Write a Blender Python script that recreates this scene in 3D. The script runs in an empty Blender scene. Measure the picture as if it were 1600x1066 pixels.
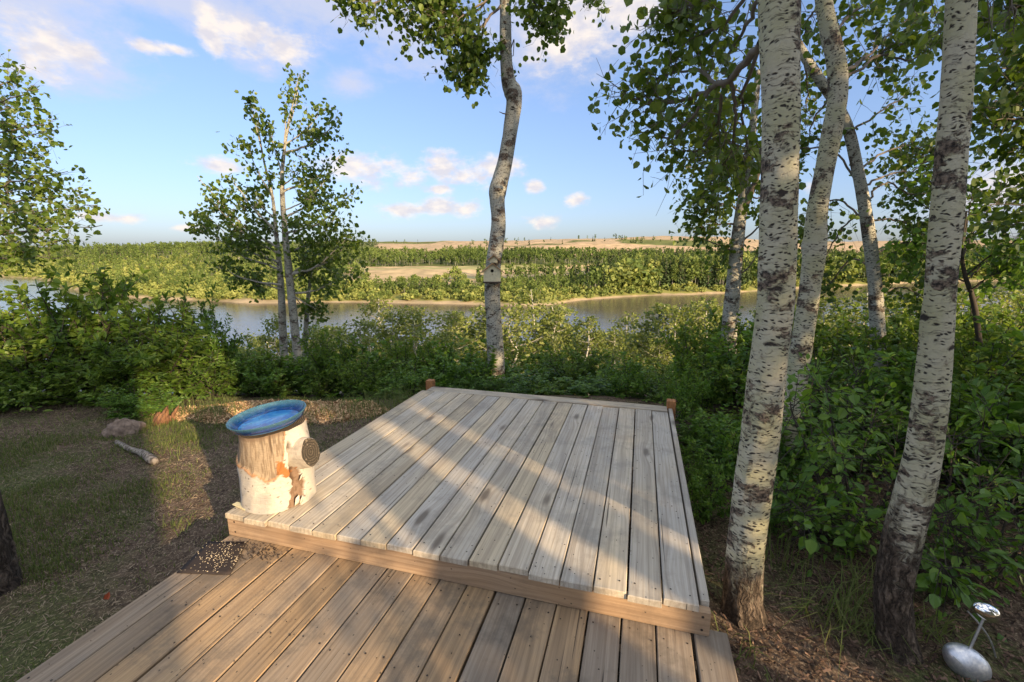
import bpy, math, random
import numpy as np
from mathutils import Vector, Matrix

# ------------------------------------------------------------------ camera, sky, sun, exposure
SC = bpy.context.scene
COL = SC.collection
CAM_Z = 1.70
FPX = 700.0                                   # focal length in photo pixels (1600 wide)
PITCH = math.atan((533 - 395) / FPX)
cam_data = bpy.data.cameras.new('camera')
cam_data.sensor_width = 36.0
cam_data.lens = 36.0 * FPX / 1600.0
cam_data.clip_start = 0.05
cam_data.clip_end = 9000
cam = bpy.data.objects.new('camera', cam_data)
COL.objects.link(cam)
cam.location = (0, 0, CAM_Z)
cam.rotation_euler = (math.pi / 2 - PITCH, 0, 0)
SC.camera = cam

SUN_EL = math.radians(15.4)
SUN_AZ = math.radians(41)                     # sun stands behind the viewer, to the right
SUN_DIR = Vector((math.sin(SUN_AZ) * math.cos(SUN_EL), -math.cos(SUN_AZ) * math.cos(SUN_EL), math.sin(SUN_EL)))
sun_data = bpy.data.lights.new('sun', 'SUN')
sun_data.energy = 3.4
sun_data.angle = math.radians(0.53)
sun_data.color = (1.0, 0.74, 0.46)
sun = bpy.data.objects.new('sun', sun_data)
COL.objects.link(sun)
sun.rotation_euler = SUN_DIR.to_track_quat('Z', 'Y').to_euler()

SC.view_settings.view_transform = 'Standard'
SC.view_settings.look = 'None'
SC.view_settings.exposure = 1.65
SC.view_settings.gamma = 1.0
SC.render.engine = 'CYCLES'
SC.cycles.max_bounces = 6
SC.cycles.diffuse_bounces = 2
SC.cycles.transparent_max_bounces = 8
SKY_STRENGTH = 0.115


def ray(px, py):
    x = (px - 800) / FPX
    y = -(py - 533) / FPX
    c, s = math.cos(PITCH), math.sin(PITCH)
    return np.array([x, c + y * s, -s + y * c])


def at(px, py, Y):
    """world point seen at a photo pixel, standing Y metres in front of the camera"""
    r = ray(px, py)
    return r * (Y / r[1]) + np.array([0, 0, CAM_Z])


def on(px, py, z):
    r = ray(px, py)
    return r * ((z - CAM_Z) / r[2]) + np.array([0, 0, CAM_Z])


def build_world():
    w = bpy.data.worlds.new('World')
    SC.world = w
    w.use_nodes = True
    nt = w.node_tree
    N, L = nt.nodes, nt.links
    N.clear()

    def node(t, **k):
        n = N.new(t)
        for a, b in k.items():
            setattr(n, a, b)
        return n

    def mth(op, a, b=None, c=None):
        n = node('ShaderNodeMath', operation=op)
        for i, v in enumerate((a, b, c)):
            if v is None:
                continue
            if isinstance(v, (int, float)):
                n.inputs[i].default_value = v
            else:
                L.new(v, n.inputs[i])
        return n.outputs[0]

    sky = node('ShaderNodeTexSky', sky_type='NISHITA')
    sky.sun_disc = False
    sky.sun_elevation = SUN_EL
    sky.sun_rotation = math.atan2(SUN_DIR.x, SUN_DIR.y)
    sky.air_density = 1.0
    sky.dust_density = 1.5
    sky.ozone_density = 3.0
    tc = node('ShaderNodeTexCoord')
    sep = node('ShaderNodeSeparateXYZ')
    L.new(tc.outputs['Generated'], sep.inputs[0])
    az = mth('ARCTAN2', sep.outputs[0], sep.outputs[1])
    el = mth('ARCSINE', sep.outputs[2])
    noise = node('ShaderNodeTexNoise')
    noise.inputs['Scale'].default_value = 16
    noise.inputs['Detail'].default_value = 6
    noise.inputs['Roughness'].default_value = 0.62
    mp = node('ShaderNodeMapping')
    mp.inputs['Scale'].default_value = (1, 1, 1.9)
    L.new(tc.outputs['Generated'], mp.inputs[0])
    L.new(mp.outputs[0], noise.inputs['Vector'])
    nval = noise.outputs['Fac']

    comb = node('ShaderNodeCombineXYZ')
    L.new(az, comb.inputs[0])
    L.new(el, comb.inputs[1])

    def blobs(lst):
        """1 in the heart of a cloud, falling to 0 and below outside"""
        tot = None
        for (px, py, wx, wy) in lst:
            r = ray(px, py)
            r = r / np.linalg.norm(r)
            a0, e0 = math.atan2(r[0], r[1]), math.asin(r[2])
            k = 1.0 / FPX / (1 + ((px - 800) / FPX) ** 2)
            sx, sy = 1 / (wx * k * 1.9), 1 / (wy * k * 2.0)
            n = node('ShaderNodeVectorMath', operation='MULTIPLY_ADD')
            L.new(comb.outputs[0], n.inputs[0])
            n.inputs[1].default_value = (sx, sy, 0)
            n.inputs[2].default_value = (-a0 * sx, -e0 * sy, 0)
            q = node('ShaderNodeVectorMath', operation='LENGTH')
            L.new(n.outputs[0], q.inputs[0])
            q = q.outputs['Value']
            tot = q if tot is None else mth('SMOOTH_MIN', tot, q, 0.25)
        return mth('MAXIMUM', mth('SUBTRACT', 1.0, tot), -0.6)

    puff = blobs([(575, 266, 55, 17), (545, 268, 40, 13), (640, 282, 28, 9), (690, 262, 32, 15), (730, 276, 36, 13), (780, 262, 26, 15),
                  (690, 296, 22, 6), (630, 328, 40, 9), (690, 320, 22, 10), (728, 326, 20, 9), (835, 292, 11, 7), (845, 346, 18, 8),
                  (902, 314, 14, 7), (185, 341, 36, 8), (150, 338, 30, 7), (340, 258, 36, 10), (292, 357, 26, 5), (400, 55, 50, 15),
                  (440, 72, 40, 16), (325, 45, 14, 26), (336, 72, 10, 14), (240, 75, 26, 10), (280, 80, 22, 7), (880, 45, 45, 34),
                  (985, 15, 36, 20), (70, 70, 60, 40), (120, 78, 40, 14), (1575, 290, 60, 34), (1265, 292, 20, 12)])
    veil = blobs([(300, 8, 150, 26), (520, 12, 120, 26), (640, 42, 70, 34), (860, 40, 90, 46), (980, 12, 60, 34), (120, 100, 70, 40),
                  (60, 30, 120, 70), (1560, 300, 110, 60), (430, 70, 60, 26), (545, 130, 26, 14)])
    # bright cloud added over the unseen sky, overhead and behind, to fill the shade
    big = node('ShaderNodeTexNoise')
    big.inputs['Scale'].default_value = 3.1
    big.inputs['Detail'].default_value = 5
    L.new(mp.outputs[0], big.inputs['Vector'])
    outside = mth('MULTIPLY', mth('SUBTRACT', big.outputs['Fac'], 0.36), 6.0)
    fr = node('ShaderNodeMapRange')
    L.new(sep.outputs[1], fr.inputs[0])
    fr.inputs[1].default_value = 0.45
    fr.inputs[2].default_value = 0.1
    fo = node('ShaderNodeMapRange')
    L.new(sep.outputs[2], fo.inputs[0])
    fo.inputs[1].default_value = 0.46
    fo.inputs[2].default_value = 0.62
    fill_cloud = mth('SUBTRACT', mth('MULTIPLY', mth('MINIMUM', mth('MAXIMUM', outside, 0.0), 1.5), mth('MAXIMUM', fr.outputs[0], fo.outputs[0])), 0.6)
    puff = mth('MAXIMUM', puff, fill_cloud)

    def mask(v, lo, hi, k):
        s = mth('ADD', v, mth('MULTIPLY', mth('SUBTRACT', nval, 0.5), k))
        r = node('ShaderNodeMapRange')
        r.interpolation_type = 'SMOOTHSTEP'
        L.new(s, r.inputs[0])
        r.inputs[1].default_value = lo
        r.inputs[2].default_value = hi
        return r.outputs[0]
    m1 = mask(puff, 0.10, 0.85, 2.1)
    m2 = mask(veil, -0.05, 0.9, 1.5)
    tint = node('ShaderNodeMix', data_type='RGBA', blend_type='MULTIPLY')
    tint.inputs[0].default_value = 1.0
    gam = node('ShaderNodeGamma')
    gam.inputs[1].default_value = 0.70
    L.new(sky.outputs[0], gam.inputs[0])
    L.new(gam.outputs[0], tint.inputs['A'])
    tint.inputs['B'].default_value = (0.82, 0.86, 1.06, 1)
    mixa = node('ShaderNodeMix', data_type='RGBA')
    L.new(mth('MULTIPLY', m2, 0.75), mixa.inputs[0])
    L.new(tint.outputs['Result'], mixa.inputs['A'])
    mixa.inputs['B'].default_value = (2.0, 2.05, 2.45, 1)
    mixb = node('ShaderNodeMix', data_type='RGBA')
    L.new(mth('MULTIPLY', m1, 0.92), mixb.inputs[0])
    L.new(mixa.outputs['Result'], mixb.inputs['A'])
    mixb.inputs['B'].default_value = (4.3, 3.95, 3.8, 1)
    shade = node('ShaderNodeTexNoise')
    shade.inputs['Scale'].default_value = 34
    shade.inputs['Detail'].default_value = 4
    L.new(mp.outputs[0], shade.inputs['Vector'])
    hi = node('ShaderNodeMix', data_type='RGBA')
    sr = node('ShaderNodeMapRange')
    L.new(shade.outputs['Fac'], sr.inputs[0])
    sr.inputs[1].default_value = 0.38
    sr.inputs[2].default_value = 0.62
    L.new(sr.outputs[0], hi.inputs[0])
    hi.inputs['A'].default_value = (2.25, 2.15, 2.3, 1)
    hi.inputs['B'].default_value = (3.0, 2.7, 2.45, 1)
    top = node('ShaderNodeMix', data_type='RGBA')
    L.new(mth('MAXIMUM', fr.outputs[0], fo.outputs[0]), top.inputs[0])
    L.new(hi.outputs['Result'], top.inputs['A'])
    top.inputs['B'].default_value = (6.0, 5.9, 5.7, 1)  # unseen cloud set brighter than the cloud in view
    L.new(top.outputs['Result'], mixb.inputs['B'])
    bg = node('ShaderNodeBackground')
    bg.inputs['Strength'].default_value = SKY_STRENGTH
    L.new(mixb.outputs['Result'], bg.inputs[0])
    out = node('ShaderNodeOutputWorld')
    L.new(bg.outputs[0], out.inputs[0])


build_world()

# ------------------------------------------------------------------ helpers
R = np.random.default_rng(7)
random.seed(7)


def tag(o, label=None, cat=None, group=None, kind=None):
    if label: o['label'] = label
    if cat: o['category'] = cat
    if group: o['group'] = group
    if kind: o['kind'] = kind
    return o


def empty(name, loc=(0, 0, 0), rz=0.0, parent=None):
    o = bpy.data.objects.new(name, None)
    o.empty_display_size = 0.1
    o.location = loc
    o.rotation_euler = (0, 0, rz)
    o.parent = parent
    COL.objects.link(o)
    return o


def link(name, me, parent=None, loc=None):
    o = bpy.data.objects.new(name, me)
    COL.objects.link(o)
    o.parent = parent
    if loc is not None:
        o.location = loc
    return o


def copy_tree(o, parent=None):
    c = o.copy()
    COL.objects.link(c)
    c.parent = parent
    for ch in list(o.children):
        copy_tree(ch, c)
    return c


def mesh_np(name, V, faces, mats, uv=None, pattr=None, pcol=None, midx=None, smooth=True):
    """faces: list of int arrays (n,3) or (n,4)"""
    me = bpy.data.meshes.new(name)
    V = np.asarray(V, dtype=np.float32)
    faces = [np.asarray(f, dtype=np.int32) for f in faces if len(f)]
    loops = np.concatenate([f.ravel() for f in faces])
    tot = np.concatenate([np.full(len(f), f.shape[1], dtype=np.int32) for f in faces])
    start = np.concatenate([[0], np.cumsum(tot)[:-1]]).astype(np.int32)
    me.vertices.add(len(V)); me.vertices.foreach_set('co', V.ravel())
    me.loops.add(len(loops)); me.loops.foreach_set('vertex_index', loops)
    me.polygons.add(len(tot))
    me.polygons.foreach_set('loop_start', start)
    me.polygons.foreach_set('loop_total', tot)
    me.polygons.foreach_set('use_smooth', np.full(len(tot), smooth, dtype=bool))
    for m in (mats if isinstance(mats, (list, tuple)) else [mats]):
        me.materials.append(m)
    if midx is not None:
        me.polygons.foreach_set('material_index', np.asarray(midx, dtype=np.int32))
    if uv is not None:
        l = me.uv_layers.new(name='uv')
        l.data.foreach_set('uv', np.asarray(uv, dtype=np.float32)[loops].ravel())
    for k, v in (pattr or {}).items():
        a = me.attributes.new(k, 'FLOAT', 'POINT')
        a.data.foreach_set('value', np.asarray(v, dtype=np.float32))
    for k, v in (pcol or {}).items():
        a = me.attributes.new(k, 'FLOAT_COLOR', 'POINT')
        v = np.asarray(v, dtype=np.float32)
        if v.shape[1] == 3:
            v = np.concatenate([v, np.ones((len(v), 1), np.float32)], 1)
        a.data.foreach_set('color', v.ravel())
    me.update()
    me.validate()
    return me


def hash2(ix, iy, seed=0):
    h = (ix.astype(np.int64) * 374761393 + iy.astype(np.int64) * 668265263 + seed * 69069) & 0x7fffffff
    h = ((h ^ (h >> 13)) * 1274126177) & 0x7fffffff
    h = h ^ (h >> 16)
    return (h & 0xffff) / 65535.0


def vnoise(x, y, seed=0):
    x = np.asarray(x, float); y = np.asarray(y, float)
    ix, iy = np.floor(x), np.floor(y)
    fx, fy = x - ix, y - iy
    fx = fx * fx * (3 - 2 * fx); fy = fy * fy * (3 - 2 * fy)
    a = hash2(ix, iy, seed); b = hash2(ix + 1, iy, seed)
    c = hash2(ix, iy + 1, seed); d = hash2(ix + 1, iy + 1, seed)
    return (a * (1 - fx) + b * fx) * (1 - fy) + (c * (1 - fx) + d * fx) * fy


def fbm(x, y, seed=0, o=4):
    t, a, n = 0, 0.5, 0
    for i in range(o):
        t = t + a * vnoise(np.asarray(x) * 2 ** i, np.asarray(y) * 2 ** i, seed + i); n += a; a *= 0.5
    return t / n


def sstep(x, a, b):
    t = np.clip((np.asarray(x, float) - a) / (b - a), 0, 1)
    return t * t * (3 - 2 * t)


def nrm(v):
    v = np.asarray(v, float)
    return v / np.maximum(np.linalg.norm(v, axis=-1, keepdims=True), 1e-9)


def catmull(P, n):
    P = np.asarray(P, float)
    if len(P) == 2:
        t = np.linspace(0, 1, n)[:, None]
        return P[0] * (1 - t) + P[1] * t
    Q = np.vstack([2 * P[0] - P[1], P, 2 * P[-1] - P[-2]])
    k = len(P) - 1
    s = np.linspace(0, k - 1e-6, n)
    i = np.floor(s).astype(int); t = (s - i)[:, None]
    a, b, c, d = Q[i], Q[i + 1], Q[i + 2], Q[i + 3]
    return 0.5 * (2 * b + (c - a) * t + (2 * a - 5 * b + 4 * c - d) * t ** 2 + (3 * b - a - 3 * c + d) * t ** 3)


class Acc:
    """collects tubes"""
    def __init__(s):
        s.V, s.F, s.U, s.A, s.n = [], [], [], [], 0

    def tube(s, path, rad, seg=6, age=None, disp=None, cap=False):
        path = np.asarray(path, float); m = len(path)
        rad = np.broadcast_to(np.asarray(rad, float), (m,))
        T = nrm(np.gradient(path, axis=0))
        ref = np.array([1.0, 0, 0]) if abs(T[0][0]) < 0.9 else np.array([0, 1.0, 0])
        n0 = nrm(np.cross(T[0], ref))
        Ns = np.zeros_like(path)
        for i in range(m):
            n0 = nrm(n0 - T[i] * np.dot(n0, T[i])); Ns[i] = n0
        B = np.cross(T, Ns)
        ang = np.linspace(0, 2 * np.pi, seg + 1)
        ca, sa = np.cos(ang), np.sin(ang)
        rr = rad[:, None] * np.ones(seg + 1)
        ln = np.concatenate([[0], np.cumsum(np.linalg.norm(np.diff(path, axis=0), axis=1))])
        if disp is not None:
            rr = rr * disp(ln[:, None] + 0 * ang, ang[None, :] + 0 * ln[:, None])
            rr[:, -1] = rr[:, 0]
        V = path[:, None, :] + rr[..., None] * (ca[None, :, None] * Ns[:, None, :] + sa[None, :, None] * B[:, None, :])
        U = np.stack([np.broadcast_to(ang / (2 * np.pi), rr.shape) * 2 * np.pi * rad.mean(), np.broadcast_to(ln[:, None], rr.shape)], -1)
        idx = np.arange(m * (seg + 1)).reshape(m, seg + 1) + s.n
        F = np.stack([idx[:-1, :-1], idx[:-1, 1:], idx[1:, 1:], idx[1:, :-1]], -1).reshape(-1, 4)
        s.V.append(V.reshape(-1, 3)); s.U.append(U.reshape(-1, 2)); s.F.append(F)
        a = np.zeros(m) if age is None else np.asarray(age, float)
        s.A.append(np.repeat(a, seg + 1)); s.n += V.shape[0] * V.shape[1]
        if cap:
            c = path[-1][None, :]
            s.V.append(c); s.U.append(U[-1:, 0]); s.A.append(a[-1:]); ci = s.n; s.n += 1
            last = idx[-1]
            s.F.append(np.stack([last[:-1], last[1:], np.full(seg, ci), np.full(seg, ci)], -1)[:, :4])

    def mesh(s, name, mat):
        F4 = np.concatenate(s.F)
        tri = F4[:, 2] == F4[:, 3]
        return mesh_np(name, np.concatenate(s.V), [F4[~tri], F4[tri][:, :3]], mat, uv=np.concatenate(s.U), pattr={'age': np.concatenate(s.A)})


ROUND = np.array([[0, 0, 0], [.16, .40, .10], [.62, .44, .10], [1, 0, -.04], [.62, -.44, .10], [.16, -.40, .10]])
OVAL = np.array([[0, 0, 0], [.28, .25, .09], [.66, .23, .05], [1, 0, -.10], [.66, -.23, .05], [.28, -.25, .09]])
LONG = np.array([[0, 0, 0], [.3, .17, .06], [.65, .15, .0], [1, 0, -.16], [.65, -.15, .0], [.3, -.17, .06]])


def leaf_arrays(C, AX, NO, S, tpl):
    """C centres, AX long axes, NO normals, S sizes"""
    C = np.asarray(C, float); n = len(C)
    AX = nrm(AX); NO = nrm(NO - AX * np.sum(NO * AX, -1, keepdims=True)); SI = np.cross(NO, AX)
    S = np.broadcast_to(S, (n,))
    V = C[:, None, :] + S[:, None, None] * (tpl[None, :, 0, None] * AX[:, None, :] + tpl[None, :, 1, None] * SI[:, None, :] + tpl[None, :, 2, None] * NO[:, None, :])
    base = (np.arange(n) * 6)[:, None]
    F = np.concatenate([base + np.array([0, 1, 2, 3]), base + np.array([0, 3, 4, 5])])
    return V.reshape(-1, 3), F


def leaf_mesh(name, C, AX, NO, S, tpl, mat, rng, lv=None):
    V, F = leaf_arrays(C, AX, NO, S, tpl)
    lv = rng.random(len(C)) if lv is None else lv
    return mesh_np(name, V, [F], mat, pattr={'lv': np.repeat(lv, 6)}, smooth=False)


# ------------------------------------------------------------------ materials
class M:
    def __init__(s, name):
        s.m = bpy.data.materials.new(name); s.m.use_nodes = True
        s.nt = s.m.node_tree; s.N = s.nt.nodes; s.L = s.nt.links; s.N.clear()
        s.out = s.N.new('ShaderNodeOutputMaterial')

    def node(s, t, **k):
        n = s.N.new(t)
        for a, b in k.items(): setattr(n, a, b)
        return n

    def put(s, sock, v):
        if isinstance(v, bpy.types.NodeSocket): s.L.new(v, sock)
        elif v is not None:
            if isinstance(v, (tuple, list)) and len(v) == 3 and sock.type == 'RGBA': v = (*v, 1)
            sock.default_value = v

    def math(s, op, a, b=None, c=None, clamp=False):
        n = s.node('ShaderNodeMath', operation=op); n.use_clamp = clamp
        for i, v in enumerate((a, b, c)): s.put(n.inputs[i], v)
        return n.outputs[0]

    def mix(s, f, a, b, mode='MIX'):
        n = s.node('ShaderNodeMix', data_type='RGBA', blend_type=mode)
        s.put(n.inputs[0], f); s.put(n.inputs['A'], a); s.put(n.inputs['B'], b)
        return n.outputs['Result']

    def ramp(s, f, stops):
        n = s.node('ShaderNodeValToRGB'); e = n.color_ramp.elements
        while len(e) < len(stops): e.new(0.5)
        for x, (p, c) in zip(e, stops):
            x.position = p; x.color = (*c, 1) if len(c) == 3 else c
        s.put(n.inputs[0], f)
        return n.outputs[0]

    def rng(s, f, a, b, c=0.0, d=1.0):
        n = s.node('ShaderNodeMapRange'); n.interpolation_type = 'SMOOTHSTEP'
        s.put(n.inputs[0], f)
        for i, v in enumerate((a, b, c, d)): n.inputs[i + 1].default_value = v
        return n.outputs[0]

    def mapping(s, vec, scale=(1, 1, 1), loc=(0, 0, 0)):
        n = s.node('ShaderNodeMapping'); s.put(n.inputs[0], vec); n.inputs['Scale'].default_value = scale; s.put(n.inputs['Location'], loc)
        return n.outputs[0]

    def noise(s, vec, scale, detail=4, rough=0.55, dist=0.0):
        n = s.node('ShaderNodeTexNoise'); s.put(n.inputs['Vector'], vec)
        n.inputs['Scale'].default_value = scale; n.inputs['Detail'].default_value = detail
        n.inputs['Roughness'].default_value = rough; n.inputs['Distortion'].default_value = dist
        return n.outputs['Fac']

    def voro(s, vec, scale, feature='F1', rnd=1.0):
        n = s.node('ShaderNodeTexVoronoi', feature=feature); s.put(n.inputs['Vector'], vec)
        n.inputs['Scale'].default_value = scale; n.inputs['Randomness'].default_value = rnd
        return n

    def bsdf(s, col, rough=0.7, spec=0.3, bump=None, bd=0.01, bs=1.0, **k):
        n = s.node('ShaderNodeBsdfPrincipled')
        s.put(n.inputs['Base Color'], col); s.put(n.inputs['Roughness'], rough); s.put(n.inputs['Specular IOR Level'], spec)
        for a, b in k.items(): s.put(n.inputs[a.replace('_', ' ')], b)
        if bump is not None:
            b = s.node('ShaderNodeBump'); b.inputs['Distance'].default_value = bd; b.inputs['Strength'].default_value = bs
            s.put(b.inputs['Height'], bump); s.L.new(b.outputs[0], n.inputs['Normal'])
        return n.outputs[0]

    def done(s, sh):
        s.L.new(sh, s.out.inputs[0]); return s.m

    def attr(s, name, what='Fac'):
        n = s.node('ShaderNodeAttribute'); n.attribute_name = name; return n.outputs[what]

    def obj(s): return s.node('ShaderNodeTexCoord').outputs['Object']
    def uv(s): return s.node('ShaderNodeTexCoord').outputs['UV']
    def pos(s): return s.node('ShaderNodeNewGeometry').outputs['Position']
    def rand(s): return s.node('ShaderNodeObjectInfo').outputs['Random']


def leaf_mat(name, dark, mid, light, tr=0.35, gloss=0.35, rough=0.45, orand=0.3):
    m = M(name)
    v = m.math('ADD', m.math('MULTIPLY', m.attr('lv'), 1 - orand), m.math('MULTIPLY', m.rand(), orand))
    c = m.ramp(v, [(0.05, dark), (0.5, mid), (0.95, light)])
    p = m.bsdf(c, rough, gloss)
    t = m.node('ShaderNodeBsdfTranslucent')
    m.put(t.inputs[0], m.mix(1.0, c, (1.25, 1.2, 0.55), 'MULTIPLY'))
    x = m.node('ShaderNodeMixShader'); x.inputs[0].default_value = tr
    m.L.new(p, x.inputs[1]); m.L.new(t.outputs[0], x.inputs[2])
    return m.done(x.outputs[0])


LEAF_ASPEN = leaf_mat('leaf_aspen', (.050, .092, .014), (.095, .155, .024), (.19, .25, .042), .44)
LEAF_SHRUB = leaf_mat('leaf_shrub', (.048, .100, .014), (.105, .180, .024), (.215, .285, .040), .42, .3)
LEAF_LUSH = leaf_mat('leaf_lush', (.050, .115, .015), (.098, .195, .026), (.195, .30, .042), .44, .4, .4)
LEAF_SLOPE = leaf_mat('leaf_slope', (.095, .135, .032), (.185, .225, .055), (.30, .32, .095), .42, .2)
LEAF_FAR = leaf_mat('leaf_far', (.060, .098, .026), (.16, .21, .056), (.33, .345, .105), .30, .1, .8, .6)
LEAF_SPRUCE = leaf_mat('leaf_spruce', (.030, .052, .022), (.060, .090, .034), (.11, .14, .052), .14, .1, .8)
GRASS = leaf_mat('grass_blade', (.055, .085, .022), (.10, .14, .036), (.19, .20, .075), .35, .15, .7)


def bark_aspen(name, pale=(.45, .42, .315), tintc=(.385, .37, .225), amount=1.0, big=.535):
    m = M(name)
    uv = m.uv(); ag = m.attr('age')
    n1 = m.noise(uv, 5, 4)
    wv = m.node('ShaderNodeVectorMath', operation='ADD')
    nd = m.node('ShaderNodeTexNoise'); nd.inputs['Scale'].default_value = 22; m.put(nd.inputs['Vector'], uv)
    sc = m.node('ShaderNodeVectorMath', operation='SCALE'); m.L.new(nd.outputs['Color'], sc.inputs[0]); sc.inputs['Scale'].default_value = 0.035
    m.put(wv.inputs[0], uv); m.L.new(sc.outputs[0], wv.inputs[1])
    w = wv.outputs[0]
    base = m.mix(m.rng(n1, .35, .65), pale, tintc)
    base = m.mix(m.math('MULTIPLY', m.rng(m.noise(uv, 90, 3), .4, .7), .3), base, (.30, .29, .23))
    v1 = m.voro(m.mapping(w, (42, 95, 1)), 1.0)
    keep1 = m.node('ShaderNodeSeparateColor'); m.L.new(v1.outputs['Color'], keep1.inputs[0])
    spot1 = m.math('MULTIPLY', m.rng(v1.outputs['Distance'], .46, .20), m.math('GREATER_THAN', keep1.outputs[0], .30))
    v2 = m.voro(m.mapping(w, (9, 26, 1)), 1.0)
    keep2 = m.node('ShaderNodeSeparateColor'); m.L.new(v2.outputs['Color'], keep2.inputs[0])
    spot2 = m.math('MULTIPLY', m.rng(m.math('ADD', v2.outputs['Distance'], m.math('MULTIPLY', m.noise(w, 60, 4), .35)), .52, .36), m.math('GREATER_THAN', keep2.outputs[0], .72))
    lines = m.rng(m.noise(m.mapping(w, (12, 90, 1)), 1.0, 5, .7), .54, .66)
    scar = m.rng(m.noise(m.mapping(w, (4.6, 5.6, 1), (3, 1, 0)), 1.0, 6, .68), big, big + .06)
    dark = m.math('MAXIMUM', m.math('MAXIMUM', spot1, spot2), m.math('MULTIPLY', lines, .7))
    dark = m.math('MULTIPLY', dark, amount)
    col = m.mix(dark, base, (.040, .035, .030))
    scarc = m.mix(m.rng(m.noise(uv, 60, 4), .35, .65), (.028, .024, .021), (.20, .155, .115))
    col = m.mix(scar, col, scarc)
    # old furrowed bark at the foot
    rg = m.math('MULTIPLY', m.math('ABSOLUTE', m.math('SUBTRACT', m.noise(m.mapping(w, (38, 6.5, 1)), 1.0, 4, .6), .5)), 5.0, clamp=True)
    fur = m.math('ADD', m.math('MULTIPLY', rg, .55), m.math('MULTIPLY', m.noise(m.mapping(w, (90, 40, 1)), 1.0, 6, .7), .5))
    old = m.ramp(fur, [(.20, (.024, .019, .015)), (.50, (.115, .088, .066)), (.90, (.30, .235, .175))])
    agm = m.rng(m.math('ADD', ag, m.math('MULTIPLY', m.math('SUBTRACT', m.noise(m.mapping(w, (16, 5, 1)), 1.0, 6, .7), .5), 2.1)), .30, .78)
    col = m.mix(agm, col, old)
    hgt = m.math('ADD', m.math('MULTIPLY', dark, -.25), m.math('ADD', m.math('MULTIPLY', m.math('MULTIPLY', fur, agm), 3.2), m.math('MULTIPLY', m.noise(uv, 70, 4), .35)))
    hgt = m.math('ADD', hgt, m.math('MULTIPLY', scar, .5))
    return m.done(m.bsdf(col, .9, .15, hgt, .009, 1.0))


BARK = bark_aspen('aspen_bark')
BARK_GREY = bark_aspen('aspen_bark_grey', (.40, .385, .32), (.33, .325, .26), 1.0, .53)
BARK_WHITE = bark_aspen('aspen_bark_white', (.62, .60, .52), (.52, .50, .42), .8, .62)


def plain(name, col, rough=.7, spec=.3, var=.25, scale=20, bd=.003, **k):
    m = M(name); n = m.noise(m.obj(), scale, 5)
    c = m.mix(m.math('MULTIPLY', m.rng(n, .3, .7), var), col, tuple(x * .45 for x in col))
    return m.done(m.bsdf(c, rough, spec, n, bd, .6, **k))


TWIG = plain('twig_bark', (.16, .135, .105), .85, .2, .5, 30)
TWIG_DARK = plain('dark_twig_bark', (.07, .058, .046), .85, .2, .5, 30)
TWIG_PALE = plain('pale_twig_bark', (.36, .34, .28), .85, .2, .4, 30)


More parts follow.
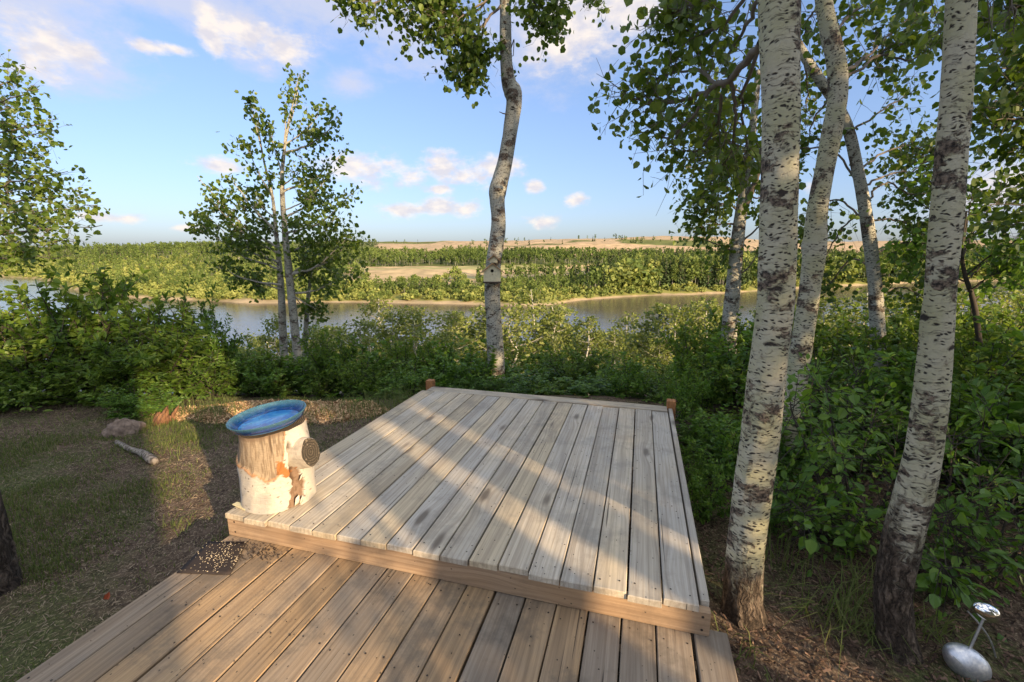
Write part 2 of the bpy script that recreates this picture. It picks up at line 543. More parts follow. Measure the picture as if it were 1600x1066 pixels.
def wood_mat(name, grey, tan, dark, tanbias=.5, stain=.35):
    m = M(name)
    o = m.obj(); r = m.rand()
    off = m.node('ShaderNodeCombineXYZ'); m.put(off.inputs[0], m.math('MULTIPLY', r, 37.0)); m.put(off.inputs[1], m.math('MULTIPLY', r, 91.0)); m.put(off.inputs[2], m.math('MULTIPLY', r, 13.0))
    ad = m.node('ShaderNodeVectorMath', operation='ADD'); m.put(ad.inputs[0], o); m.L.new(off.outputs[0], ad.inputs[1])
    p = ad.outputs[0]
    # knots bend the grain
    kn = m.voro(m.mapping(p, (5.2, 1.55, 3)), 1.0)
    kd = kn.outputs['Distance']
    knot = m.rng(kd, .17, .07)
    bend = m.math('MULTIPLY', m.rng(kd, .42, .05), .9)
    cx = m.node('ShaderNodeCombineXYZ'); m.put(cx.inputs[0], bend)
    a2 = m.node('ShaderNodeVectorMath', operation='ADD'); m.L.new(m.mapping(p, (30, 1.1, 24)).node.outputs[0], a2.inputs[0]); m.L.new(cx.outputs[0], a2.inputs[1])
    g = m.noise(a2.outputs[0], 1.0, 6, .62, .6)
    rings = m.node('ShaderNodeTexWave', wave_type='BANDS', bands_direction='X')
    m.L.new(a2.outputs[0], rings.inputs['Vector']); rings.inputs['Scale'].default_value = .42; rings.inputs['Distortion'].default_value = 7.5
    rings.inputs['Detail'].default_value = 3; rings.inputs['Detail Scale'].default_value = .55
    fine = m.noise(m.mapping(p, (240, 5, 120)), 1.0, 3)
    patch = m.noise(m.mapping(p, (3.2, 1.3, 2)), 1.0, 5, .6)
    f = m.math('ADD', m.math('ADD', m.math('MULTIPLY', m.math('SUBTRACT', patch, .5), 2.1), m.math('MULTIPLY', m.math('SUBTRACT', r, .5), 1.1)), tanbias, clamp=True)
    base = m.mix(f, grey, tan)
    base = m.mix(m.math('MULTIPLY', m.rng(g, .38, .64), .75), base, m.mix(.5, base, dark))
    base = m.mix(m.math('MULTIPLY', m.rng(rings.outputs['Fac'], .55, .95), .32), base, m.mix(.62, base, dark))
    base = m.mix(m.math('MULTIPLY', m.rng(fine, .35, .7), .30), base, m.mix(.6, base, dark))
    # grey weather stains and dirt with their own shape
    st = m.noise(m.mapping(m.pos(), (4, 4, 4)), 1.0, 7, .7)
    base = m.mix(m.math('MULTIPLY', m.rng(st, .48, .66), stain), base, tuple(x * .42 for x in grey))
    base = m.mix(m.math('MULTIPLY', knot, .75), base, tuple(x * .6 for x in dark))
    specks = m.voro(m.mapping(p, (60, 42, 1)), 1.0)
    sk = m.node('ShaderNodeSeparateColor'); m.L.new(specks.outputs['Color'], sk.inputs[0])
    spk = m.math('MULTIPLY', m.rng(specks.outputs['Distance'], .22, .12), m.math('GREATER_THAN', sk.outputs[0], .93))
    base = m.mix(m.math('MULTIPLY', spk, .8), base, (.03, .026, .022))
    crack = m.rng(m.noise(m.mapping(p, (75, .9, 40), (5, 2, 1)), 1.0, 2), .70, .74)
    base = m.mix(m.math('MULTIPLY', crack, .75), base, (.03, .025, .02))
    val = m.math('ADD', .86, m.math('MULTIPLY', m.math('FRACT', m.math('MULTIPLY', r, 7.31)), .26))
    hs = m.node('ShaderNodeHueSaturation'); m.put(hs.inputs['Color'], base); m.put(hs.inputs['Value'], val)
    h = m.math('SUBTRACT', m.math('ADD', m.math('MULTIPLY', g, .6), m.math('MULTIPLY', fine, .4)), m.math('MULTIPLY', crack, .8))
    return m.done(m.bsdf(hs.outputs[0], .78, .25, h, .0022, .8))


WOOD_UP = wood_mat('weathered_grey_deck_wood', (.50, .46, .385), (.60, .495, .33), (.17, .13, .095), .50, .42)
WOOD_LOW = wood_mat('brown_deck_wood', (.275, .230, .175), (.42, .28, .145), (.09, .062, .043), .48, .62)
WOOD_FASCIA = wood_mat('amber_fascia_wood', (.36, .265, .18), (.43, .285, .16), (.14, .082, .046), .5, .40)
WOOD_POST = wood_mat('cedar_post_wood', (.36, .17, .07), (.42, .20, .075), (.16, .07, .03), .6, .1)


def ground_material():
    m = M('ground_soil_and_grass')
    P = m.pos(); g = m.attr('gcol', 'Color'); near = m.attr('lawn')
    n1 = m.noise(P, 1.1, 5, .6); n2 = m.noise(P, 14, 5, .65); n3 = m.noise(m.mapping(P, (80, 55, 60)), 1.0, 4, .7)
    soil = m.mix(m.rng(n2, .35, .65), (.055, .038, .027), (.135, .095, .065))
    soil = m.mix(m.rng(n3, .52, .62), soil, (.24, .18, .12))
    green = m.mix(m.rng(n3, .4, .65), (.045, .062, .018), (.115, .135, .042))
    lawn = m.mix(m.math('MULTIPLY', m.rng(n1, .46, .64), .75), soil, green)
    lawn = m.mix(m.math('MULTIPLY', m.rng(n3, .60, .68), .7), lawn, (.27, .21, .14))
    far = m.mix(m.rng(m.noise(m.mapping(P, (.08, .08, .08)), 1.0, 8, .6), .3, .7), m.mix(1.0, g, (.72, .74, .70), 'MULTIPLY'), m.mix(1.0, g, (1.22, 1.2, 1.15), 'MULTIPLY'))
    col = m.mix(near, far, lawn)
    return m.done(m.bsdf(col, .95, .1, m.math('ADD', n2, m.math('MULTIPLY', n3, .6)), .02, .8))


def water_material():
    m = M('river_water')
    P = m.pos()
    b = m.math('ADD', m.noise(m.mapping(P, (.55, .9, 1)), 1.0, 5, .6), m.math('MULTIPLY', m.noise(m.mapping(P, (.06, .12, 1)), 1.0, 3), 1.4))
    col = m.mix(m.noise(m.mapping(P, (.02, .05, 1)), 1.0, 3), (.115, .090, .058), (.085, .075, .056))
    return m.done(m.bsdf(col, .12, .5, b, .10, .55, IOR=1.33))


# ------------------------------------------------------------------ the lie of the land
WATER = CAM_Z - 25.0
SHORE = [(-900, 425), (-300, 428), (0, 433), (60, 436), (110, 452), (170, 464), (260, 468), (400, 474), (560, 473), (700, 475), (800, 478),
         (860, 477), (905, 470), (1000, 463), (1130, 459), (1300, 448), (1500, 440), (1900, 436), (2600, 434)]
SH = np.array([on(x, y, WATER) for x, y in SHORE])
SH_TH = SH[:, 0] / SH[:, 1]
SH_Y = SH[:, 1]
assert np.all(np.diff(SH_TH) > 0)


def theta_px(px):
    r = ray(px, 420)
    return r[0] / r[1]


def shore_y(th):
    return np.interp(th, SH_TH, SH_Y)


NEAR_Y = np.array([-80, 4.4, 5.4, 6.6, 8.5, 12, 20, 35, 52, 60, 66, 72, 90])
NEAR_Z = np.array([0, 0, -.10, -.42, -1.1, -2.7, -6.3, -13.0, -20.0, -22.4, -23.6, -24.4, -25.6])


def left_half(th):
    return 1 - sstep(th, theta_px(330), theta_px(520))


def height(x, y):
    x = np.asarray(x, float); y = np.asarray(y, float)
    zn = np.interp(y, NEAR_Y, NEAR_Z)
    zn = zn + (fbm(x * .25, y * .25, 3) - .5) * sstep(y, 7, 14) * 1.6 + (fbm(x * .9, y * .9, 5) - .5) * .10 * sstep(np.hypot(x, y - 1), 1.5, 6)
    ys = np.maximum(y, 1)
    th = x / ys
    d = y - shore_y(th) + (fbm(x * .03, y * .03, 9) - .5) * 8 * sstep(y, 120, 200)
    left = left_half(th)
    zf = np.interp(d, [-60, -6, 0, 2.5, 10, 24, 60, 215, 330, 520, 1000, 4000],
                   [-27, -24.6, WATER - .05, WATER + .9, WATER + 2.6, -19.2, -17.0, -7.5, -2.5, 12, 30, 80])
    zl = np.interp(d, [-60, -6, 0, 2.5, 10, 24, 60, 140, 240, 330, 520, 1000, 4000],
                   [-27, -24.6, WATER - .05, WATER + .9, WATER + 2.6, -18.8, -16.5, -11.0, -4, 0.5, 4, 6, 22])
    right = sstep(th, theta_px(1250), theta_px(1650))
    zf = zf * (1 - left) + zl * left + right * 9 * sstep(d, 60, 330)
    zf = zf + (fbm(x * .012, y * .012, 21) - .5) * 9 * sstep(d, 40, 200) + (fbm(x * .004, y * .004, 23) - .5) * 22 * sstep(d, 350, 1000)
    zf = zf + 12 * np.exp(-((th - theta_px(1000)) / .28) ** 2) * sstep(d, 380, 720) + 5 * np.exp(-((th - theta_px(300)) / .2) ** 2) * sstep(d, 120, 330)
    return np.where(y < 95, zn, np.where(d > -60, zf, -27))


def field_mask(x, y):
    """1 where a tan field lies"""
    th = x / np.maximum(y, 1); d = y - shore_y(th)
    wob = (fbm(x * .02, y * .02, 31) - .5)
    t0, t1, t2 = theta_px(535), theta_px(745), theta_px(985)
    lo = np.where(th < t1, 46, 108) + wob * 40
    hi = np.where(th < t1, 180, 170) + wob * 36
    f1 = (th > t0 + wob * .05) & (th < t2 + wob * .1) & (d > lo) & (d < hi)
    # fields on the far plateau
    f2 = (d > 345 + wob * 90) & (th > theta_px(592)) & (th < theta_px(2600))
    wood = (th > theta_px(690)) & (th < theta_px(752)) & (d < 430)
    bluff = (fbm(x * .006, y * .006, 41) > .66) & (d > 500)
    return f1 | (f2 & ~wood & ~bluff)


def build_ground():
    rows = np.concatenate([np.linspace(-70, -6, 14)[:-1], np.arange(-6, 12, .16), np.arange(12, 70, .8), np.arange(70, 190, 6), np.arange(190, 420, 2.0),
                           np.arange(420, 800, 6), np.geomspace(800, 7000, 60)])
    cols = np.concatenate([-(np.linspace(1, 0, 151)[:-1] ** 1.35), np.linspace(0, 1, 151) ** 1.35])
    Y = rows[:, None] + 0 * cols
    X = (26 + np.maximum(Y, 0) * 2.3) * cols[None, :]
    Z = height(X, Y)
    n, m = Y.shape
    idx = np.arange(n * m).reshape(n, m)
    F = np.stack([idx[:-1, :-1], idx[:-1, 1:], idx[1:, 1:], idx[1:, :-1]], -1).reshape(-1, 4)
    th = X / np.maximum(Y, 1); d = Y - shore_y(th)
    n1 = fbm(X * .05, Y * .05, 51)[..., None]
    col = np.zeros((n, m, 3)) + np.array([.075, .085, .03])
    brush = np.array([.13, .145, .042]) * (.7 + .6 * n1)
    col = np.where((Y > 95)[..., None], brush, col)
    sand = np.array([.33, .26, .165]) * (.8 + .4 * n1)
    bank = ((d > -4) & (d < 1 + 8 * fbm(X * .05, Y * .05, 61) ** 2) & (Y > 95))[..., None]
    col = np.where(bank, sand, col)
    gr = ((d >= 1) & (d < 30) & (fbm(X * .03, Y * .03, 63) > .36) & (Y > 95))[..., None]
    col = np.where(gr & ~bank, np.array([.20, .20, .06]), col)
    f = field_mask(X, Y)
    fcol = np.where((d < 300)[..., None], np.array([.44, .335, .19]), np.array([.43, .315, .19])) * (.85 + .3 * n1)
    fcol = np.where((fbm(X * .01, Y * .05, 71) > .62)[..., None] & (d < 300)[..., None], np.array([.33, .31, .14]), fcol)
    col = np.where((f & (Y > 95))[..., None], fcol, col)
    ero = ((left_half(th) > .5) & (d > 95) & (d < 260) & (fbm(X * .035, Y * .012, 81) > .66) & (Y > 95))[..., None]
    col = np.where(ero, np.array([.45, .38, .27]), col)
    lawn = (1 - sstep(Y, 9, 14))
    V = np.stack([X, Y, Z], -1).reshape(-1, 3)
    me = mesh_np('ground', V, [F], ground_material(), pattr={'lawn': lawn.ravel()}, pcol={'gcol': col.reshape(-1, 3)})
    tag(link('ground', me), kind='structure')
    V = np.array([[-4000, 40, WATER], [4000, 40, WATER], [4000, 1500, WATER], [-4000, 1500, WATER]], float)
    tag(link('river', mesh_np('river', V, [np.array([[0, 1, 2, 3]])], water_material())), kind='structure')


build_ground()
# ------------------------------------------------------------------ the far bank: woods and single trees
def quads_cloud(rng, C, S, up=.35):
    """one small tilted leaf-clump quad at each centre"""
    n = len(C)
    no = nrm(rng.normal(size=(n, 3)) + np.array([0, 0, up]))
    ax = nrm(np.cross(no, rng.normal(size=(n, 3))))
    si = np.cross(no, ax)
    S = np.broadcast_to(S, (n,))[:, None]
    V = np.stack([C - ax * S - si * S * .7, C + ax * S * .8 - si * S, C + ax * S + si * S * .6, C - ax * S * .7 + si * S], 1)
    return V.reshape(-1, 3), np.arange(n * 4).reshape(-1, 4)


def trunk_quads(h, r):
    V = []
    for z, k in ((0, 1.0), (h, .45)):
        for a in range(4):
            V.append((math.cos(a * 1.571) * r * k, math.sin(a * 1.571) * r * k, z))
    F = [[a, (a + 1) % 4, 4 + (a + 1) % 4, 4 + a] for a in range(4)]
    return np.array(V), np.array(F)


def far_proto(kind, rng, n):
    """unit-height tree; returns V, F, lv, midx"""
    if kind == 'aspen':
        tv, tf = trunk_quads(.72, .012)
        C = []
        lobes = [(rng.normal(0, .08), rng.normal(0, .08), .40 + .5 * i / 7, .09 + .07 * math.sin(math.pi * min(1, .15 + i / 8))) for i in range(8)]
        for i in range(n):
            x, y, z, r = lobes[rng.integers(8)]
            p = nrm(rng.normal(size=3)) * r * rng.random() ** .4
            C.append((x + p[0], y + p[1], z + p[2] * 1.15))
        S = rng.uniform(.024, .05, n) * (60 / n) ** .40 * 1.3
        up = .4
    elif kind == 'spruce':
        tv, tf = trunk_quads(.9, .014)
        t = rng.random(n) ** 1.3 * .93 + .05
        ang = rng.random(n) * 6.283
        rr = (1.02 - t) * .17 * (.45 + .6 * rng.random(n)) + .010
        C = np.stack([rr * np.cos(ang), rr * np.sin(ang), t - rr * .25], -1)
        S = (.018 + .034 * (1 - t)) * (70 / n) ** .40 * 1.3
        up = .8
    else:
        tv, tf = trunk_quads(.4, .02)
        C = []
        for i in range(n):
            p = nrm(rng.normal(size=3)) * rng.random() ** .4
            k = 1 + .3 * math.sin(5 * math.atan2(p[1], p[0]))
            C.append((p[0] * .52 * k, p[1] * .52 * k, .5 + p[2] * .46))
        S = rng.uniform(.06, .12, n) * (60 / n) ** .40 * 1.25
        up = .5
    C = np.asarray(C)
    V, F = quads_cloud(rng, C, S, up)
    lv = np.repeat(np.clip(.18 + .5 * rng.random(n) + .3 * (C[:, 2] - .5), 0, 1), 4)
    return (np.concatenate([V, tv]), np.concatenate([F, tf + len(V)]), np.concatenate([lv, np.full(8, .5)]),
            np.concatenate([np.zeros(len(F), int), np.ones(4, int)]))


def wood_density(x, y, th, d):
    """what grows at a spot across the river: 0 none, 1 aspen, 2 spruce, 3 bush; and its height"""
    n = len(x); r = R.random(n)
    patch = fbm(x * .018, y * .018, 101)
    kind = np.zeros(n, int); h = np.zeros(n)
    f = field_mask(x, y)
    left = left_half(th)
    gapn = fbm(x * .05, y * .05, 103)
    mid = sstep(th, theta_px(500), theta_px(560)) * (1 - sstep(th, theta_px(930), theta_px(1010)))   # in front of the fields
    spr = sstep(th, theta_px(860), theta_px(1000))
    clump = sstep(fbm(x * .03, y * .03, 107), .35, .65)
    # bushes along the water
    a = (d > 3) & (d < 26)
    kind = np.where(a & (r < .7) & (gapn > .36), 3, kind); h = np.where(a, 1.6 + 3.0 * R.random(n) ** 1.5, h)
    # riverside wood
    b = (d >= 16) & (d < 75)
    t = np.where(R.random(n) < .06 + .45 * spr, 2, np.where(R.random(n) < .35 * (1 - spr), 3, 1))
    kind = np.where(b & (r < .35 + .6 * clump), t, kind)
    h = np.where(b, (4.5 + 7.5 * R.random(n) ** 1.2 + 7.0 * spr) * (1 - .38 * mid * (1 - spr)) * np.where(t == 3, .55, 1.0), h)
    lb = b & (left > .5)
    kind = np.where(lb & (r < .9), np.where(R.random(n) < .78, 3, 1), kind); h = np.where(lb, np.where(kind == 3, 2.0 + 2.6 * R.random(n), 4 + 4 * R.random(n)), h)
    # flat ground behind
    c = (d >= 75) & (d < 150)
    kind = np.where(c & (r < .85), np.where(R.random(n) < .14 + .42 * spr, 2, 1), kind); h = np.where(c, 5 + 6.5 * R.random(n) ** 1.3 + 3 * spr, h)
    lc = c & (left > .5)
    kind = np.where(lc & (r < .55 + .35 * clump), np.where(R.random(n) < .66, 3, 1), kind); h = np.where(lc, np.where(kind == 3, 2.2 + 2.5 * R.random(n), 4 + 5 * R.random(n)), h)
    # wooded hillside
    e = (d >= 145) & (d < 380) & ((left < .5) | (d > 215))
    c2 = (left > .5) & (d >= 150) & (d <= 215)
    kind = np.where(c2 & (r < .7), np.where(R.random(n) < .5, 3, 1), kind); h = np.where(c2, np.where(kind == 3, 2.5 + 2 * R.random(n), 5 + 5 * R.random(n)), h)
    kind = np.where(e & (r < .97), np.where(R.random(n) < .14 + .35 * spr + .34 * left, 2, 1), kind); h = np.where(e, 6.5 + 5.5 * R.random(n) ** 1.2, h)
    g = (d >= 380)
    blf = (fbm(x * .006, y * .006, 41) > .64) & (th > theta_px(592)) & (d > 480)
    kind = np.where(g & (r < .6) & ((th < theta_px(592)) | blf | ((th > theta_px(690)) & (th < theta_px(752)) & (d < 430))), np.where(R.random(n) < .4, 2, 1), kind)
    h = np.where(g, 7 + 6 * R.random(n), h)
    f = f & ~blf
    kind = np.where(f, 0, kind)
    # single shrubs and small trees strewn over the near field
    kind = np.where(f & (d < 90) & (R.random(n) < .10) & (gapn > .5), 3, kind)
    return kind, h, patch


def far_bank():
    th = []; dd = []
    bands = [(3, 28, 3600), (16, 75, 5600), (75, 160, 4200), (145, 400, 9500), (400, 900, 2600)]
    for lo, hi, cnt in bands:
        t = R.uniform(theta_px(-260), theta_px(1860), cnt); d = R.uniform(lo, hi, cnt)
        th.append(t); dd.append(d)
    th = np.concatenate(th); dd = np.concatenate(dd)
    Y = shore_y(th) + dd; X = th * Y
    kind, h, patch = wood_density(X, Y, th, dd)
    ok = (kind > 0)
    th, dd, X, Y, kind, h, patch = (v[ok] for v in (th, dd, X, Y, kind, h, patch))
    Z = height(X, Y) - .15
    names = {1: 'aspen', 2: 'spruce', 3: 'bush'}
    mats = {1: [LEAF_FAR, TWIG_PALE], 2: [LEAF_SPRUCE, TWIG], 3: [LEAF_FAR, TWIG]}
    info = {1: ('aspen_tree', 'slender aspen in the riverside wood across the river', 'tree', 'aspens on the far bank'),
            2: ('spruce_tree', 'pointed dark spruce among the trees across the river', 'tree', 'spruces on the far bank'),
            3: ('willow_shrub', 'rounded yellow-green shrub along the far river bank', 'shrub', 'shrubs on the far bank')}
    size = h / Y
    infr = (th > theta_px(0)) & (th < theta_px(1600))
    single = np.zeros(len(X), bool)
    for k in (1, 2, 3):
        w = np.where((kind == k) & infr & (dd < 110))[0]
        w = w[np.argsort(-size[w])][:{1: 120, 2: 200, 3: 200}[k]]
        single[w] = True
        protos = []
        for j in range(5):
            V, F, lv, mi = far_proto(names[k], R, 260)
            nl = (mi == 0).sum()
            crown = mesh_np('crown', V[:nl * 4], [F[:nl]], mats[k][0], pattr={'lv': lv[:nl * 4]}, smooth=False)
            trunk = mesh_np('trunk', V[nl * 4:], [F[nl:] - nl * 4], mats[k][1])
            protos.append((crown, trunk))
        nm, lab, cat, grp = info[k]
        for i in w:
            e = empty(nm, (X[i], Y[i], Z[i]), R.random() * 6.28)
            e.scale = (h[i] * (wx := R.uniform(.62, .98) if k == 1 else R.uniform(.8, 1.2)), h[i] * wx, h[i])
            tag(e, lab, cat, grp)
            cr, tr = protos[R.integers(5)]
            link('crown', cr, e); link('trunk', tr, e)
    for k in (1, 2, 3):
        w = np.where((kind == k) & ~single)[0]
        VV, FF, LL, MM, base = [], [], [], [], 0
        protos = [far_proto(names[k], R, 40) for _ in range(6)]
        for i in w:
            V, F, lv, mi = protos[R.integers(6)]
            a = R.random() * 6.283; c, s = math.cos(a), math.sin(a)
            sx = h[i] * (R.uniform(.72, 1.1) if k == 1 else R.uniform(.9, 1.3))
            Q = np.empty_like(V)
            Q[:, 0] = (V[:, 0] * c - V[:, 1] * s) * sx + X[i]
            Q[:, 1] = (V[:, 0] * s + V[:, 1] * c) * sx + Y[i]
            Q[:, 2] = V[:, 2] * h[i] + Z[i]
            VV.append(Q); FF.append(F + base); MM.append(mi); base += len(V)
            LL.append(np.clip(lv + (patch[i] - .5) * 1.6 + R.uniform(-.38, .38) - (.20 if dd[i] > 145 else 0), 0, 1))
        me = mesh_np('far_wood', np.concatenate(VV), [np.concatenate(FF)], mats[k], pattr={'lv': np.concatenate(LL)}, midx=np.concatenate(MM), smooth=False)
        o = link({1: 'far_aspen_wood', 2: 'far_spruce_wood', 3: 'far_brush'}[k], me)
        tag(o, {1: 'distant aspen woods covering the hills across the river', 2: 'distant dark spruces in the woods across the river',
                3: 'distant yellow-green brush on the land across the river'}[k], 'woods' if k < 3 else 'brush', kind='stuff')


far_bank()


# ------------------------------------------------------------------ trees
def limb(acc, anch, rng, P, r0, r1=.006, twigs=12, tl=.45, start=.2, seg=6, sub=2, droop=.12, step=.055):
    P = np.asarray(P, float)
    n = max(8, len(P) * 5)
    path = catmull(P, n)
    ln = np.linalg.norm(np.diff(path, axis=0), axis=1).sum()
    path[1:-1] += rng.normal(0, .008 * ln, (n - 2, 3)) * .6
    acc.tube(path, np.linspace(r0, r1, n), seg)
    T = nrm(np.gradient(path, axis=0))
    for _ in range(twigs):
        t = start + (1 - start) * rng.random() ** .85
        i = min(n - 1, int(t * (n - 1)))
        d = nrm(T[i] * .75 + nrm(rng.normal(size=3)) * .95 + np.array([0, 0, .12]))
        L = tl * rng.uniform(.45, 1.15) * (1.1 - .5 * t)
        k = 5
        s = np.linspace(0, 1, k)[:, None]
        tw = path[i] + d * L * s + np.array([0, 0, -droop * L]) * s ** 2 + rng.normal(0, .02 * L, (k, 3)) * s
        acc.tube(tw, np.linspace(max(.0022, r1 * .7), .0012, k), 3)
        anch.append(catmull(tw, max(3, int(L / step)))[1:])
        for _ in range(sub):
            j = rng.integers(1, k)
            d2 = nrm(d * .6 + nrm(rng.normal(size=3)))
            L2 = L * rng.uniform(.3, .6)
            t2 = tw[j] + d2 * L2 * np.linspace(0, 1, 3)[:, None]
            t2[:, 2] -= droop * L2 * np.linspace(0, 1, 3) ** 2
            acc.tube(t2, np.linspace(.0018, .001, 3), 3)
            anch.append(catmull(t2, max(2, int(L2 / step)))[1:])
    anch.append(path[int(n * .8):])


def aspen_leaves(name, rng, anch, mat, parent, per=1.6, size=.05, spread=.035):
    A = np.concatenate(anch)
    reps = rng.poisson(per, len(A)).astype(int)
    C = np.repeat(A, reps, axis=0)
    C = C + rng.normal(0, spread, C.shape)
    n = len(C)
    ax = rng.normal(0, .65, (n, 3)) + np.array([0, 0, -.55])
    no = rng.normal(size=(n, 3)) + np.array([0, 0, .35])
    me = leaf_mesh(name, C, ax, no, size * rng.uniform(.65, 1.25, n), ROUND, mat, rng)
    return link(name, me, parent), n


def trunk_mesh(acc, px_pts, Y, age_to=None, seg=28, rings=110, knots=(), rough=.5, rng=None, extra=None):
    """px_pts: (px, py, half-width px, depth) read off the trunk; extra: world points (x, y, z, r) going on above the frame"""
    pts = []
    for p in px_pts:
        yy = p[3] if len(p) > 3 else Y
        w = at(p[0], p[1], yy)
        dep = np.dot(w - np.array([0, 0, CAM_Z]), np.array([0, math.cos(PITCH), -math.sin(PITCH)]))
        pts.append([*w, p[2] * dep / FPX / math.sqrt(1 + ((p[0] - 800) / FPX) ** 2)])
    for e in (extra or []):
        pts.append([pts[-1][0] + e[0], pts[-1][1] + e[1], pts[-1][2] + e[2], e[3]])
    path = catmull(pts, rings)
    zr = path[:, 2]
    age = np.zeros(rings)
    z0 = zr[0]
    if age_to:
        age = 1 - sstep(zr, z0 + age_to * .25, z0 + age_to * 1.25)
    seedv = int(rng.integers(1000))

    def disp(ln, ang):
        d = 1 + (fbm(np.cos(ang) * 1.3 + 5, ln * 3 + np.sin(ang) * 1.3, seedv) - .5) * .22
        fu = fbm(ang * 5.1, ln * 7, seedv + 5, 3) - .5
        d = d + fu * .22 * age[:, None] * rough
        foot = np.exp(-((path[:, 2] - z0) / .14) ** 2)[:, None]
        d = d + foot * (.28 + .12 * np.sin(ang * 5 + 1))
        for (kz, ka, kh, kw) in knots:
            dz = (path[:, 2][:, None] - kz) / kw
            da = np.angle(np.exp(1j * (ang - ka))) / .55
            d = d + kh * np.exp(-dz ** 2 - da ** 2)
        return d
    acc.tube(path[:, :3], path[:, 3], seg, age=age, disp=disp)
    return path


def start_tree(name, label, base, cat='tree', group=None):
    e = empty(name, (0, 0, 0))
    tag(e, label, cat, group)
    e.location = base
    return e


def finish_tree(e, trunk, twigs, anch, rng, bark, leaf, per=1.6, size=.05, spread=.035, twigmat=None):
    b = Vector(e.location)
    inv = -np.array(b)
    for s in (trunk, twigs):
        if s is not None:
            s.V = [v + inv for v in s.V]
    if trunk is not None: link('trunk', trunk.mesh('trunk', bark), e)
    if twigs is not None and twigs.n: tag(link('branches', twigs.mesh('branches', twigmat or TWIG), e), kind='stuff')
    if anch:
        anch = [a + inv for a in anch]
        return aspen_leaves('crown', rng, anch, leaf, e, per, size, spread)[1]
    return 0


def px_limb(pts, jitter=0, rng=None):
    return np.array([at(*p) for p in pts])


TREE_STATS = {}


def top_crown(tw, an, rng, top, z0, z1, rad, n=16, tl=.7, twigs=14):
    """limbs round a stem above the frame"""
    for i in range(n):
        t = (i + .5) / n
        z = z0 + (z1 - z0) * t
        a = i * 2.4 + rng.random()
        r = rad * math.sin(math.pi * (.25 + .7 * t)) * rng.uniform(.7, 1.15)
        p0 = np.array([top(z)[0], top(z)[1], z]); p1 = p0 + np.array([math.cos(a) * r, math.sin(a) * r, r * .35])
        limb(tw, an, rng, [p0, (p0 + p1) / 2 + np.array([0, 0, .1 * r]), p1], .03, .006, twigs, tl, .15)


def path_at(path):
    return lambda z: [np.interp(z, path[:, 2], path[:, 0]), np.interp(z, path[:, 2], path[:, 1])]


def tree_front_left_of_pair():
    rng = np.random.default_rng(11)
    Y = 1.86
    e = start_tree('aspen_tree', 'thick pale aspen trunk speckled black, close beside the front right deck corner', on(1162, 985, 0))
    tr, tw, an = Acc(), Acc(), []
    path = trunk_mesh(tr, [(1162, 990, 33), (1160, 930, 30), (1164, 850, 30), (1176, 760, 31), (1190, 660, 31), (1202, 560, 30.5), (1212, 450, 30), (1217, 320, 29.5),
                           (1219, 200, 30), (1218, 100, 31), (1216, 0, 33), (1214, -120, 34)], Y, .55, 44, 260, rng=rng, rough=.7,
                      knots=[(2.42, 2.0, .14, .08), (1.62, .6, .08, .06), (1.95, 3.4, .08, .05), (1.2, 5.0, .06, .05), (2.2, 5.2, .1, .05)],
                      extra=[(.02, .1, 1.2, .085), (.05, .1, 2.4, .06), (.0, .1, 4.2, .03)])
    # limb seen going down to the left, and the sprays it carries
    L1 = px_limb([(1190, 66, 1.9), (1150, 112, 2.15), (1112, 138, 2.4), (1060, 160, 2.7), (1010, 160, 2.95), (972, 150, 3.1)])
    limb(tw, an, rng, L1, .017, .005, 26, .42, .42, 8, 3)
    for P, k, l in (([(1110, 138, 2.4), (1080, 185, 2.6), (1040, 215, 2.8), (1020, 190, 2.9)], 18, .34),
                    ([(1130, 128, 2.3), (1120, 190, 2.6), (1090, 235, 2.8), (1050, 232, 2.95)], 20, .36),
                    ([(1140, 120, 2.2), (1150, 180, 2.5), (1140, 240, 2.8), (1125, 262, 2.9)], 18, .34),
                    ([(1120, 134, 2.35), (1090, 110, 2.6), (1050, 115, 2.8), (1010, 130, 2.95)], 16, .34),
                    ([(1195, 60, 1.9), (1160, 150, 2.4), (1165, 220, 2.8), (1160, 260, 3.0)], 18, .36),
                    ([(1195, -40, 1.9), (1130, -10, 2.2), (1070, 10, 2.6), (1032, 40, 2.8)], 22, .36),
                    ([(1195, -60, 1.9), (1140, 30, 2.3), (1090, 50, 2.6), (1050, 30, 2.8)], 20, .34),
                    ([(1195, -20, 1.9), (1160, 50, 2.3), (1130, 90, 2.7), (1100, 80, 2.9)], 18, .32),
                    ([(1195, -80, 1.9), (1130, -60, 2.3), (1080, -30, 2.6), (1055, 5, 2.8)], 16, .34)):
        limb(tw, an, rng, px_limb(P), .010, .004, k, l, .25, 5, 3)
    top_crown(tw, an, rng, path_at(path), 4.4, path[-1, 2], 1.5, 6, .7, 8)
    TREE_STATS['t1'] = finish_tree(e, tr, tw, an, rng, BARK, LEAF_ASPEN, 1.4, .046)


